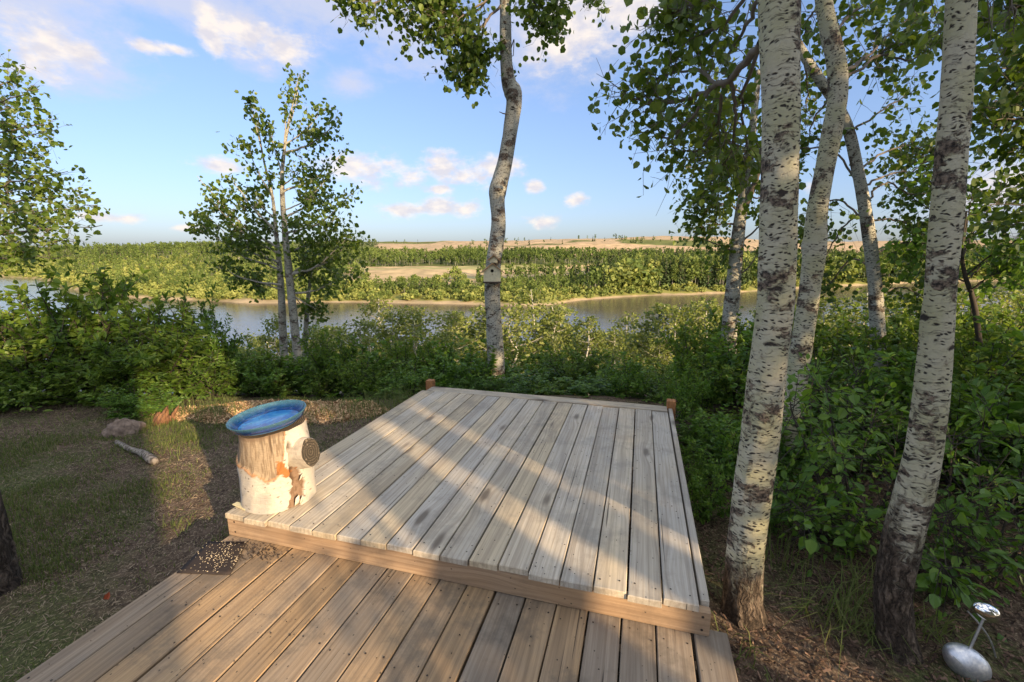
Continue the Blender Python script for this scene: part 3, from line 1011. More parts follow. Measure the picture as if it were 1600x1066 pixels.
def tree_front_right_of_pair():
    rng = np.random.default_rng(12)
    Y = 1.66
    e = start_tree('aspen_tree', 'thick aspen trunk with dark furrowed foot, right of the picture beside the steel ornament', on(1402, 1030, 0))
    tr, tw, an = Acc(), Acc(), []
    path = trunk_mesh(tr, [(1404, 1040, 34), (1399, 985, 31), (1397, 920, 31), (1410, 840, 33), (1433, 750, 33), (1450, 660, 31), (1461, 560, 29), (1470, 450, 28), (1480, 330, 27.5),
                           (1489, 220, 27), (1497, 110, 26.5), (1502, 0, 26), (1506, -120, 26)], Y, .95, 44, 260, rng=rng, rough=1.0,
                      knots=[(1.98, 5.6, .22, .04), (1.45, 1.0, .06, .05), (1.1, 3.0, .1, .07)],
                      extra=[(.1, .0, 1.3, .06), (.1, .1, 2.4, .045), (.1, .1, 3.8, .02)])
    top_crown(tw, an, rng, path_at(path), 4.1, path[-1, 2], 1.4, 5, .7, 8)
    for P, k in (([(1500, -60, 1.7), (1540, -30, 1.9), (1580, 10, 2.3), (1600, 40, 2.6)], 14), ([(1500, -90, 1.7), (1460, -60, 2.1), (1420, -20, 2.6), (1380, 0, 3.0)], 14)):
        limb(tw, an, rng, px_limb(P), .009, .004, k, .32, .3, 5, 3)
    TREE_STATS['t4'] = finish_tree(e, tr, tw, an, rng, BARK, LEAF_ASPEN, 1.4, .05)


def tree_bent():
    rng = np.random.default_rng(13)
    Y = 3.3
    e = start_tree('aspen_tree', 'crooked pale aspen just behind the thick speckled trunk, bowed to the right', at(1238, 700, Y))
    e.location.z = height(e.location.x, e.location.y)
    tr, tw, an = Acc(), Acc(), []
    path = trunk_mesh(tr, [(1222, 860, 26), (1232, 700, 22), (1243, 600, 19), (1254, 530, 17.5), (1264, 460, 17.5), (1273, 390, 19), (1276, 340, 17), (1284, 285, 16.5), (1298, 215, 17),
                           (1309, 150, 16.5), (1306, 95, 16), (1295, 45, 15), (1286, -10, 14), (1282, -90, 13)], Y, .5, 28, 170, rng=rng, rough=.5,
                      knots=[(2.0, 2.5, .3, .05), (1.75, 1.0, .2, .05), (2.6, 3.3, .2, .04)], extra=[(.1, .3, 1.5, .05), (.2, .2, 2.6, .02)])
    for P, k in (([(1309, 120, 3.3), (1345, 96, 3.5), (1385, 60, 3.9), (1420, 30, 4.2), (1455, 20, 4.4)], 26), ([(1309, 130, 3.3), (1360, 95, 3.6), (1395, 72, 3.9), (1440, 60, 4.1)], 18),
                 ([(1300, 60, 3.3), (1330, 20, 3.6), (1370, 0, 4.0)], 16), ([(1300, 30, 3.3), (1270, 20, 3.7), (1255, 60, 4.1)], 14),
                 ([(1320, 110, 3.4), (1370, 88, 3.7), (1430, 92, 4.0), (1462, 70, 4.2)], 12)):
        limb(tw, an, rng, px_limb(P), .012, .004, k, .45, .3, 5, 3)
    top_crown(tw, an, rng, path_at(path), 4.1, path[-1, 2], 1.3, 5, .6, 8)
    TREE_STATS['t2'] = finish_tree(e, tr, tw, an, rng, BARK, LEAF_ASPEN, 1.6, .050)


def tree_thin():
    rng = np.random.default_rng(14)
    Y = 4.6
    e = start_tree('aspen_tree', 'thin grey aspen arching leftwards, between the two thick trunks', at(1372, 640, Y))
    e.location.z = height(e.location.x, e.location.y)
    tr, tw, an = Acc(), Acc(), []
    path = trunk_mesh(tr, [(1378, 760, 16), (1376, 640, 14), (1373, 550, 13), (1369, 470, 12.5), (1362, 400, 11.5), (1352, 330, 11), (1340, 265, 10), (1326, 205, 9.5), (1308, 165, 9),
                           (1288, 135, 9), (1268, 105, 8.5), (1248, 72, 8), (1225, 30, 7), (1200, -40, 6)], Y, .4, 22, 130, rng=rng, knots=[(2.1, 2.0, .35, .04), (1.9, 5.0, .3, .04)])
    for P, k, l in (([(1345, 290, 4.6), (1300, 235, 4.8), (1262, 232, 4.9), (1240, 232, 5.0)], 10, .5),
                    ([(1355, 350, 4.6), (1310, 312, 4.9), (1270, 330, 5.1), (1262, 360, 5.2)], 16, .55),
                    ([(1340, 265, 4.6), (1390, 235, 4.9), (1430, 230, 5.2), (1470, 250, 5.4)], 26, .6),
                    ([(1345, 290, 4.6), (1400, 270, 4.9), (1440, 260, 5.2), (1465, 225, 5.4)], 26, .6),
                    ([(1350, 320, 4.6), (1385, 285, 4.8), (1430, 305, 5.1), (1470, 290, 5.3)], 22, .55),
                    ([(1355, 345, 4.6), (1400, 345, 4.9), (1440, 360, 5.1), (1475, 350, 5.3)], 24, .55),
                    ([(1362, 400, 4.6), (1400, 385, 4.9), (1440, 400, 5.2), (1470, 395, 5.3)], 18, .5),
                    ([(1352, 330, 4.6), (1320, 352, 4.9), (1290, 400, 5.2), (1280, 420, 5.3)], 16, .5),
                    ([(1364, 420, 4.6), (1330, 405, 4.9), (1300, 440, 5.2), (1285, 445, 5.3)], 14, .45),
                    ([(1300, 150, 4.6), (1270, 190, 4.9), (1262, 235, 5.1)], 14, .5),
                    ([(1250, 75, 4.6), (1262, 130, 4.9), (1258, 190, 5.2)], 14, .5),
                    ([(1330, 205, 4.6), (1390, 165, 4.9), (1430, 140, 5.2)], 10, .5),
                    ([(1368, 460, 4.6), (1410, 450, 4.8), (1450, 470, 5.0)], 16, .45)):
        limb(tw, an, rng, px_limb(P), .012, .004, k, l, .3, 5, 3)
    TREE_STATS['t3'] = finish_tree(e, tr, tw, an, rng, BARK_GREY, LEAF_ASPEN, 1.6, .054, .045)


def tree_behind():
    rng = np.random.default_rng(15)
    Y = 6.0
    e = start_tree('aspen_tree', 'forked grey aspen leaning right, left of the thick speckled trunk', at(1138, 560, Y))
    e.location.z = height(e.location.x, e.location.y)
    tr, tw, an = Acc(), Acc(), []
    path = trunk_mesh(tr, [(1134, 690, 14), (1138, 580, 13), (1141, 500, 12.5), (1146, 440, 11.5), (1152, 380, 11), (1158, 330, 9.5), (1166, 285, 8), (1172, 235, 7), (1178, 180, 6), (1185, 110, 5)],
                      Y, .5, 22, 120, rng=rng, knots=[(1.8, 2, .3, .05), (2.2, 5, .3, .05)])
    tr2 = px_limb([(1159, 330, 6), (1178, 290, 5.9), (1190, 240, 5.8), (1205, 170, 5.8)])
    limb(tw, an, rng, tr2, .05, .02, 8, .5, .4, 8, 2)
    for P, k, l in (([(1158, 330, 6), (1130, 318, 6), (1100, 330, 6), (1085, 328, 6)], 24, .5),
                    ([(1160, 310, 6), (1130, 290, 6), (1115, 300, 6), (1098, 345, 6)], 22, .5),
                    ([(1155, 350, 6), (1130, 350, 6), (1112, 352, 6), (1100, 356, 6)], 14, .4),
                    ([(1168, 280, 6), (1140, 262, 6), (1125, 270, 6)], 18, .5),
                    ([(1152, 385, 6), (1180, 360, 6), (1196, 345, 6), (1205, 340, 6)], 10, .5),
                    ([(1155, 370, 6), (1140, 385, 6), (1125, 405, 6)], 12, .35),
                    ([(1162, 300, 6), (1182, 310, 6), (1200, 300, 6)], 14, .5),
                    ([(1148, 430, 6), (1168, 420, 6), (1190, 385, 6)], 3, .3),
                    ([(1145, 400, 6), (1136, 388, 6), (1110, 378, 6), (1088, 371, 6)], 0, .3),
                    ([(1175, 215, 6), (1150, 190, 6), (1120, 200, 6), (1090, 190, 6)], 26, .6),
                    ([(1175, 235, 6), (1140, 225, 6), (1110, 235, 6)], 22, .55),
                    ([(1180, 170, 6), (1150, 140, 6), (1115, 150, 6)], 22, .6),
                    ([(1170, 250, 6), (1145, 258, 6), (1085, 262, 6), (1060, 258, 6)], 4, .25)):
        limb(tw, an, rng, px_limb(P), .016, .004, k, l, .25, 5, 3)
    TREE_STATS['t5'] = finish_tree(e, tr, tw, an, rng, BARK_GREY, LEAF_ASPEN, 1.35, .060, .05)


def tree_birdhouse():
    rng = np.random.default_rng(16)
    Y = 6.4
    b = at(775, 615, Y)
    e = start_tree('aspen_tree', 'tall crooked aspen in the middle that carries the birdhouse', (b[0], b[1], height(b[0], b[1])))
    tr, tw, an = Acc(), Acc(), []
    path = trunk_mesh(tr, [(778, 660, 16), (776, 600, 14), (774, 545, 13), (771, 490, 12), (769, 440, 12), (773, 395, 12), (779, 350, 11.5), (777, 315, 12), (778, 298, 14), (786, 268, 12), (794, 225, 11.5), (800, 185, 11.5),
                           (803, 158, 12), (801, 143, 14), (795, 128, 11.5), (791, 95, 9.5), (790, 50, 9), (789, 0, 8.5), (787, -80, 8)], Y, .55, 30, 260, rng=rng,
                      knots=[(2.56, 3.4, .22, .06), (2.6, 6.0, .18, .06), (4.1, .3, .40, .06), (4.05, 5.6, .25, .05), (3.7, 2.9, .25, .03), (3.3, 3.6, .12, .03), (2.3, 3.0, .15, .03)],
                      extra=[(.1, .2, 1.6, .06), (.1, .2, 3.0, .02)])
    for P, k, l in (([(789, -60, 6.4), (720, -40, 6.2), (640, -15, 6.0), (585, 5, 5.9), (556, 2, 5.9)], 34, .45),
                    ([(789, -20, 6.4), (745, 10, 6.2), (700, 40, 6.0), (670, 35, 6.0)], 34, .55),
                    ([(789, 0, 6.4), (755, 40, 6.2), (735, 75, 6.1), (722, 95, 6.0)], 32, .5),
                    ([(789, -40, 6.4), (740, 20, 6.3), (690, 20, 6.1), (655, 5, 6.0)], 30, .5),
                    ([(760, 30, 6.2), (750, 70, 6.1), (748, 95, 6.1)], 18, .4),
                    ([(738, 80, 6.1), (740, 110, 6.0), (736, 122, 6.0), (733, 142, 6.0)], 7, .22),
                    ([(735, 85, 6.1), (722, 105, 6.0), (716, 108, 6.0)], 6, .2),
                    ([(789, -70, 6.4), (820, -20, 6.2), (845, 20, 6.1), (850, 40, 6.0)], 26, .45),
                    ([(789, -90, 6.4), (840, -50, 6.2), (870, 0, 6.0), (862, 40, 6.0)], 24, .4),
                    ([(789, -90, 6.4), (850, -60, 6.2), (900, -20, 6.0), (922, -2, 6.0)], 16, .35),
                    ([(789, -60, 6.4), (730, -50, 6.3), (690, -20, 6.1)], 26, .55)):
        limb(tw, an, rng, px_limb(P), .018, .004, k, l, .3, 5, 3)
    limb(tw, [], rng, px_limb([(800, 180, 6.4), (788, 178, 6.3), (780, 175, 6.25)]), .012, .004, 0)
    limb(tw, [], rng, px_limb([(797, 80, 6.4), (803, 62, 6.3), (802, 85, 6.3), (800, 88, 6.3)]), .008, .004, 0)
    top_crown(tw, an, rng, path_at(path), 5.8, path[-1, 2], 1.3, 5, .7, 10)
    TREE_STATS['t6'] = finish_tree(e, tr, tw, an, rng, BARK_GREY, LEAF_ASPEN, 1.75, .068, .05)
    return path


def tree_left_pair():
    rng = np.random.default_rng(17)
    Y = 9.0
    b = at(452, 600, Y)
    e = start_tree('aspen_tree', 'young twin-stemmed aspen standing alone against the sky, left of the middle', (b[0], b[1], height(b[0], b[1])))
    tr, tw, an = Acc(), Acc(), []
    pa = trunk_mesh(tr, [(472, 650, 7.5), (467, 590, 7), (463, 540, 6.8), (456, 470, 6.4), (451, 420, 6), (446, 370, 5.2), (442, 320, 4.2), (441, 270, 3.2), (447, 215, 2.3), (457, 165, 1.5), (467, 120, .7)], Y, .5, 18, 120, rng=rng)
    pb = trunk_mesh(tr, [(452, 650, 7), (447, 590, 6.6), (443, 540, 6.2), (440, 470, 5.8), (437, 420, 4.4), (432, 370, 3.4), (426, 310, 2.4), (412, 250, 1.6), (402, 190, .8)], Y + .15, .5, 18, 100, rng=rng)
    trunk_mesh(tr, [(476, 640, 5), (477, 560, 4.6), (479, 500, 4), (482, 460, 3), (490, 400, 2)], Y + .5, .4, 12, 50, rng=rng)
    tips = [(469, 114, 455, 190, 12, .35), (447, 158, 444, 230, 9, .35), (390, 156, 408, 230, 12, .35), (508, 168, 447, 225, 14, .45), (534, 184, 445, 240, 16, .45), (539, 235, 442, 300, 16, .45),
            (384, 227, 428, 310, 14, .5), (308, 275, 430, 385, 20, .5), (359, 275, 430, 360, 16, .5), (320, 305, 432, 395, 18, .55), (306, 345, 436, 420, 20, .55), (318, 331, 436, 410, 16, .55),
            (559, 294, 446, 365, 20, .5), (531, 334, 448, 395, 20, .55), (567, 362, 452, 430, 22, .55), (542, 372, 452, 430, 18, .55), (337, 416, 440, 445, 16, .45), (545, 428, 455, 460, 20, .5),
            (497, 484, 458, 462, 14, .45), (480, 487, 458, 460, 10, .4), (480, 425, 452, 440, 14, .5), (392, 433, 440, 452, 14, .5), (500, 300, 444, 340, 16, .5), (480, 250, 442, 290, 14, .45),
            (410, 330, 436, 380, 14, .5), (395, 380, 438, 420, 14, .5), (500, 390, 452, 430, 16, .5), (420, 195, 440, 270, 12, .4), (520, 270, 444, 330, 14, .45), (470, 330, 446, 380, 14, .5), (385, 290, 428, 340, 12, .5)]
    for (tx, ty, sx, sy, k, l) in tips:
        z = rng.uniform(-.9, .9)
        p0 = at(sx, sy, Y); p1 = at(tx, ty, Y + z)
        mid = (p0 + p1) / 2 + np.array([0, 0, -.12 * np.linalg.norm(p1 - p0) + .05])
        limb(tw, an, rng, [p0, mid, p1], .026 if k > 15 else .016, .004, k, l, .3, 5, 3)
    TREE_STATS['t7'] = finish_tree(e, tr, tw, an, rng, BARK_GREY, LEAF_ASPEN, 1.5, .075, .06, TWIG_PALE)


def tree_far_left():
    rng = np.random.default_rng(18)
    Y = 6.6
    b = at(-90, 640, Y)
    e = start_tree('aspen_tree', 'leafy aspen boughs reaching in from the left edge of the picture', (b[0], b[1], height(b[0], b[1])))
    tr, tw, an = Acc(), Acc(), []
    trunk_mesh(tr, [(-96, 700, 15), (-92, 600, 13), (-90, 480, 12), (-86, 350, 10), (-80, 220, 7), (-66, 100, 4), (-50, 10, 1.5)], Y, .6, 18, 90, rng=rng)
    for (tx, ty, sx, sy, k) in [(34, 122, -76, 190, 14), (61, 140, -80, 215, 14), (25, 165, -80, 230, 14), (91, 203, -82, 265, 20), (70, 195, -82, 250, 16), (79, 240, -84, 300, 18), (30, 225, -84, 280, 18),
                               (106, 268, -86, 330, 20), (137, 304, -86, 350, 24), (80, 290, -86, 340, 22), (152, 322, -88, 375, 24), (160, 352, -88, 395, 22), (115, 378, -90, 410, 22), (60, 330, -88, 370, 24),
                               (92, 404, -90, 430, 18), (40, 385, -90, 420, 22), (20, 300, -88, 340, 20), (20, 410, -90, 440, 16), (60, 265, -86, 315, 18), (110, 340, -88, 385, 20), (15, 190, -80, 240, 14)]:
        p0 = at(sx, sy, Y); p1 = at(tx, ty, Y + rng.uniform(-1, 1))
        mid = (p0 + p1) / 2 + np.array([0, 0, .10])
        limb(tw, an, rng, [p0, mid, p1], .018, .004, k, .42, .35, 5, 3, .05)
    TREE_STATS['t8'] = finish_tree(e, tr, tw, an, rng, BARK_GREY, LEAF_ASPEN, 1.15, .062, .04)


def tree_left_foot():
    rng = np.random.default_rng(19)
    b = on(-32, 925, 0)
    e = start_tree('poplar_tree', 'foot of a dark furrowed trunk cut by the left edge, on the lawn', b)
    tr, tw, an = Acc(), Acc(), []
    path = trunk_mesh(tr, [(-22, 950, 60), (-28, 890, 52), (-46, 780, 48), (-75, 600, 46), (-110, 400, 43)], b[1], 6.0, 32, 120, rng=rng, rough=1.3, extra=[(-.3, .0, 1.6, .07), (-.2, .2, 2.2, .03)])
    top_crown(tw, an, rng, path_at(path), 3.6, path[-1, 2], 1.2, 5, .6, 8)
    TREE_STATS['t9'] = finish_tree(e, tr, tw, an, rng, BARK_GREY, LEAF_ASPEN, 1.3, .06)


def tree_right_edge():
    rng = np.random.default_rng(20)
    Y = 3.4
    b = at(1760, 700, Y)
    e = start_tree('aspen_tree', 'leafy aspen boughs hanging in from the right edge of the picture', (b[0], b[1], height(b[0], b[1])))
    tr, tw, an = Acc(), Acc(), []
    path = trunk_mesh(tr, [(1756, 760, 22), (1762, 600, 20), (1768, 400, 18), (1776, 200, 15), (1784, 0, 12), (1790, -150, 8)], Y, .6, 20, 90, rng=rng, extra=[(.05, .2, 1.5, .02)])
    for (tx, ty, sx, sy, k) in [(1535, 22, 1780, 20, 22), (1545, 62, 1780, 70, 20), (1560, 20, 1780, -10, 20), (1532, 170, 1776, 150, 26), (1528, 195, 1776, 190, 24), (1560, 130, 1776, 130, 26), (1575, 190, 1774, 200, 26),
                               (1560, 235, 1772, 250, 18), (1590, 300, 1770, 300, 12), (1545, 320, 1770, 350, 12), (1570, 350, 1768, 380, 12), (1580, 90, 1780, 110, 24), (1540, 110, 1778, 120, 16), (1560, 290, 1770, 310, 10)]:
        p0 = at(sx, sy, Y); p1 = at(tx, ty, Y + rng.uniform(-.5, .9))
        limb(tw, an, rng, [p0, (p0 + p1) / 2 + np.array([0, 0, .06]), p1], .012, .003, k, .36, .4, 5, 3)
    top_crown(tw, an, rng, path_at(path), 3.9, path[-1, 2], 1.1, 5, .6, 8)
    TREE_STATS['t10'] = finish_tree(e, tr, tw, an, rng, BARK_GREY, LEAF_ASPEN, 1.5, .055, .04)


def tree_sapling_right():
    rng = np.random.default_rng(21)
    Y = 4.4
    b = at(1536, 640, Y)
    e = start_tree('cherry_sapling', 'dark-stemmed sapling with fine leaves right of the thick right trunk', (b[0], b[1], height(b[0], b[1])))
    tr, tw, an = Acc(), Acc(), []
    path = trunk_mesh(tr, [(1540, 720, 7), (1534, 590, 6), (1526, 500, 5.5), (1518, 460, 5), (1508, 430, 4), (1503, 390, 3), (1510, 330, 2)], Y, None, 10, 50, rng=rng)
    for (tx, ty, sx, sy, k) in [(1560, 400, 1510, 440, 16), (1590, 380, 1510, 430, 18), (1530, 350, 1505, 400, 14), (1575, 425, 1515, 455, 14), (1520, 300, 1505, 380, 12), (1590, 440, 1520, 470, 14), (1550, 320, 1505, 390, 14),
                               (1420, 400, 1505, 410, 16), (1440, 430, 1510, 440, 16), (1400, 380, 1505, 400, 16), (1600, 410, 1515, 455, 12), (1410, 300, 1503, 380, 14), (1440, 270, 1503, 370, 12)]:
        p0 = at(sx, sy, Y); p1 = at(tx, ty, Y + rng.uniform(-.3, .8))
        limb(tw, an, rng, [p0, (p0 + p1) / 2 + np.array([0, 0, .05]), p1], .009, .003, k, .34, .3, 5, 3)
    TREE_STATS['t11'] = finish_tree(e, tr, tw, an, rng, TWIG_DARK, LEAF_LUSH, 1.1, .055, .035, TWIG_DARK)


tree_front_left_of_pair()
tree_front_right_of_pair()
tree_bent()
tree_thin()
tree_behind()
BIRD_PATH = tree_birdhouse()
tree_left_pair()
tree_far_left()
tree_left_foot()
tree_right_edge()
tree_sapling_right()


# ------------------------------------------------------------------ aspens on the river slope
def slope_proto(seed, hgt=6.0):
    rng = np.random.default_rng(seed)
    tr, tw, an = Acc(), Acc(), []
    lean = rng.normal(0, .35, 2)
    n = 9
    t = np.linspace(0, 1, n)
    P = np.stack([lean[0] * t + rng.normal(0, .07, n), lean[1] * t + rng.normal(0, .07, n), t * hgt * .93], -1)
    path = catmull(P, 40)
    tr.tube(path, np.linspace(.075, .012, 40), 8)
    for i in range(22):
        s = .32 + .66 * (i + rng.random()) / 22
        p0 = path[min(39, int(s * 39))]
        a = i * 2.4 + rng.random(); r = (1.35 * math.sin(math.pi * min(1, .2 + s * .82)) + .2) * rng.uniform(.6, 1.2)
        p1 = p0 + np.array([math.cos(a) * r, math.sin(a) * r, r * rng.uniform(.25, .75)])
        limb(tw, an, rng, [p0, (p0 + p1) / 2 - np.array([0, 0, .06 * r]), p1], .022, .006, 9, .55, .25, 4, 1, .1, .11)
    me_t = tr.mesh('trunk', BARK_WHITE); me_b = tw.mesh('branches', TWIG_PALE)
    A = np.concatenate(an); C = np.repeat(A, rng.poisson(2.0, len(A)), axis=0); C = C + rng.normal(0, .11, C.shape); k = len(C)
    me_c = leaf_mesh('crown', C, rng.normal(0, .7, (k, 3)) + np.array([0, 0, -.4]), rng.normal(size=(k, 3)) + np.array([0, 0, .4]), .115 * rng.uniform(.6, 1.25, k), ROUND, LEAF_SLOPE, rng)
    return me_t, me_b, me_c, k


SLOPE = [slope_proto(200 + i) for i in range(4)]


def slope_tree(px, top, Y, label, group=None, wide=1.0, pr=None):
    p = at(px, top, Y)
    g = float(height(p[0], p[1])) - .1
    e = empty('aspen_tree', (p[0], p[1], g), R.random() * 6.28)
    h = max(1.5, (p[2] - g)) / 6.0
    e.scale = (h * wide, h * wide, h)
    tag(e, label, 'tree', group)
    a, b, c, _ = SLOPE[R.integers(4) if pr is None else pr]
    link('trunk', a, e); link('branches', b, e); link('crown', c, e)


slope_tree(838, 436, 16, 'pale sunlit aspen with forked white trunk just right of the birdhouse tree', None, 1.05, 0)
slope_tree(958, 482, 19, 'small sunlit aspen with thin white trunk below the bank, right of the middle', None, 1.1, 1)
slope_tree(588, 452, 17, 'pale aspen with a bare twisted white top left of the birdhouse tree', None, 1.0, 2)
slope_tree(430, 482, 18, 'yellow-green aspen on the slope behind the young twin-stemmed aspen', None, .9, 3)
for px, top, Y in [(650, 470, 15), (700, 478, 14), (725, 468, 16), (805, 470, 15), (875, 470, 16), (905, 490, 14), (935, 520, 15), (985, 525, 15), (1020, 530, 14), (1060, 470, 14), (1095, 462, 15), (1125, 460, 14), (520, 505, 16), (565, 490, 15), (610, 480, 15), (500, 500, 22), (540, 505, 26), (640, 490, 20), (700, 500, 24), (730, 482, 18), (760, 500, 28), (890, 480, 17), (910, 505, 23), (1000, 520, 24), (1040, 500, 21), (1075, 468, 15), (1100, 475, 16),
                   (1125, 480, 18), (380, 520, 24), (330, 530, 26), (1190, 470, 17), (1255, 465, 18), (1300, 455, 16), (1340, 450, 17), (1390, 450, 15), (1420, 455, 18), (1460, 450, 15), (1520, 445, 16), (1570, 440, 14),
                   (1600, 445, 17), (1660, 440, 15), (560, 530, 34), (680, 530, 36), (800, 535, 34), (870, 540, 40), (940, 545, 36), (1020, 540, 34), (470, 545, 38), (620, 545, 44), (740, 548, 48), (1080, 530, 30),
                   (260, 520, 22), (140, 500, 20), (10, 490, 17), (1150, 520, 26), (1230, 510, 24), (1310, 500, 23), (1370, 510, 26), (1440, 500, 24), (1500, 500, 22),
                   (1560, 495, 22), (1700, 470, 20), (850, 555, 22), (900, 560, 18), (780, 560, 20), (990, 565, 18), (1040, 560, 16), (700, 560, 18), (640, 565, 20)] + [(float(R.uniform(280, 1180)), float(R.uniform(515, 560)), float(R.uniform(18, 52))) for _ in range(30)] + [(float(R.uniform(400, 1120)), float(R.uniform(505, 555)), float(R.uniform(11, 20))) for _ in range(22)] + [(float(R.uniform(1180, 1700)), float(R.uniform(470, 530)), float(R.uniform(14, 40))) for _ in range(14)]:
    slope_tree(px, top - 6, Y, 'pale-stemmed aspen in the thicket on the slope down to the river', 'aspens on the river slope', R.uniform(1.0, 1.6))


# ------------------------------------------------------------------ shrubs
def shrub_proto(seed, tpl, mat, leaf=.06, stems=13, wide=.55, nleaf=2600, twig=TWIG_DARK, low=.12):
    """about 1 m tall, 1.1 m wide"""
    rng = np.random.default_rng(seed)
    tw, C, AX, NO = Acc(), [], [], []
    segs = []
    for i in range(stems):
        a = i * 2.399 + rng.random() * .7; rr = wide * math.sqrt((i + .7) / stems) * rng.uniform(.8, 1.1)
        tipz = (1 - .30 * (rr / wide) ** 2) * rng.uniform(.50, 1.08)
        P = np.array([[rng.normal(0, .04), rng.normal(0, .04), 0], [math.cos(a) * rr * .35, math.sin(a) * rr * .35, tipz * .4], [math.cos(a) * rr * .8, math.sin(a) * rr * .8, tipz * .8], [math.cos(a) * rr, math.sin(a) * rr, tipz]])
        path = catmull(P, 16); tw.tube(path, np.linspace(.009, .002, 16), 4); segs.append((path, 1.0))
        for j in range(9):
            k = rng.integers(3, 15)
            d = nrm(nrm(rng.normal(size=3)) + np.array([math.cos(a) * .5, math.sin(a) * .5, .35]))
            L = rng.uniform(.12, .30)
            t2 = path[k] + d * L * np.linspace(0, 1, 6)[:, None] + np.array([0, 0, .06]) * np.linspace(0, 1, 6)[:, None] ** 2
            if t2[-1, 2] < low * .5: continue
            tw.tube(t2, np.linspace(.004, .0012, 6), 3); segs.append((t2, .9))
    tot = sum(len(p) for p, _ in segs)
    for path, w in segs:
        n = max(3, int(nleaf * .8 * len(path) / tot * w * rng.uniform(.4, 1.6)))
        s = rng.random(n) ** .6 * (len(path) - 1.001)
        i = s.astype(int); f = (s - i)[:, None]
        p = path[i] * (1 - f) + path[i + 1] * f
        T = nrm(path[i + 1] - path[i])
        side = nrm(np.cross(T, rng.normal(size=(n, 3))))
        ax = T * .55 + side * 1.0 + np.array([0, 0, -.10])
        no = np.array([0, 0, .8]) + rng.normal(0, .75, (n, 3))
        ok = p[:, 2] > low * rng.random(n)
        C.append(p[ok]); AX.append(ax[ok]); NO.append(no[ok])
    C, AX, NO = (np.concatenate(v) for v in (C, AX, NO))
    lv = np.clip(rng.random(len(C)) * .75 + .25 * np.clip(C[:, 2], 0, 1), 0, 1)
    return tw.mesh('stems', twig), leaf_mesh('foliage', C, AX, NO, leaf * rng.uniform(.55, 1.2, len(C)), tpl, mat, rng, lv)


SHRUB = [shrub_proto(300, LONG, LEAF_SHRUB, .070, 14, .55, 3800), shrub_proto(301, OVAL, LEAF_SHRUB, .065, 14, .58, 3000), shrub_proto(302, OVAL, LEAF_LUSH, .075, 13, .58, 2600),
         shrub_proto(303, LONG, LEAF_LUSH, .068, 12, .50, 3200), shrub_proto(304, OVAL, LEAF_SHRUB, .055, 15, .6, 3600)]


def shrub(x, y, h, w, pr, label, group=None, name='leafy_shrub', z=None):
    g = float(height(x, y)) - .03 if z is None else z
    e = empty(name, (x, y, g), R.random() * 6.28)
    e.scale = (w, w, h)
    tag(e, label, 'shrub', group)
    a, b = SHRUB[pr]
    link('stems', a, e); link('foliage', b, e)
    return e


def shrub_px(px, top, Y, w, pr, label, group=None):
    if group: top = top + float(R.normal(-6, 20)); px = px + float(R.normal(0, 8)); w = w * R.uniform(.7, 1.1)
    p = at(px, top, Y)
    g = float(height(p[0], p[1]))
    shrub(p[0], p[1], max(.25, p[2] - g), w, pr, label, group)


shrub_px(108, 415, 5.9, 1.5, 1, 'tallest dark shrub in the hedge on the left, topping the river')
shrub_px(20, 490, 5.5, 1.7, 4, 'sunlit yellowish shrub at the far left edge of the lawn')
shrub_px(225, 470, 5.5, 1.5, 0, 'long-leaved chokecherry shrub in the left hedge, above the rock')
shrub_px(292, 440, 6.3, .9, 0, 'narrow upright shrub rising above the hedge left of the twin-stemmed aspen')
shrub_px(335, 492, 6.2, .7, 3, 'slim leafy sapling at the right end of the tall left hedge')
shrub_px(205, 590, 4.75, .75, 3, 'low long-leaved shrub growing over the rock by the lawn edge')
shrub_px(232, 612, 4.5, .55, 2, 'small bright shrub beside the splintered orange stump')
HEDGE = 'leafy shrub in the dense dark hedge along the lawn'
for px, top, Y, w, pr in [(60, 470, 6.2, 1.5, 1), (160, 460, 6.4, 1.5, 4), (250, 500, 6.2, 1.3, 1), (-60, 470, 5.8, 1.7, 1), (-150, 440, 5.6, 1.9, 4), (60, 560, 5.1, 1.2, 1), (0, 590, 4.9, 1.1, 2), (130, 570, 5.1, 1.2, 4),
                          (180, 545, 5.3, 1.1, 0), (290, 530, 5.7, 1.2, 1), (330, 560, 5.6, 1.1, 4), (375, 545, 6.2, 1.2, 1), (420, 560, 6.1, 1.2, 4), (465, 555, 6.2, 1.2, 2), (510, 560, 6.1, 1.1, 0), (550, 550, 6.3, 1.2, 2),
                          (590, 540, 6.4, 1.1, 1), (635, 520, 6.8, 1.1, 1), (670, 520, 7.0, 1.0, 4), (710, 525, 6.8, 1.1, 2), (745, 545, 6.2, 1.0, 2), (600, 585, 5.6, .9, 2), (640, 580, 5.7, .9, 3), (560, 590, 5.7, .9, 1),
                          (500, 590, 5.8, .9, 4), (440, 585, 5.8, 1.0, 4), (390, 590, 5.7, .9, 2), (790, 575, 6.0, 1.0, 2), (690, 560, 5.9, .9, 2), (730, 575, 5.6, .8, 3)]:
    shrub_px(px, top, Y, w, pr, HEDGE, 'shrubs of the hedge along the lawn')
LOWG = 'low bushy green shrub just beyond the back edge of the deck'
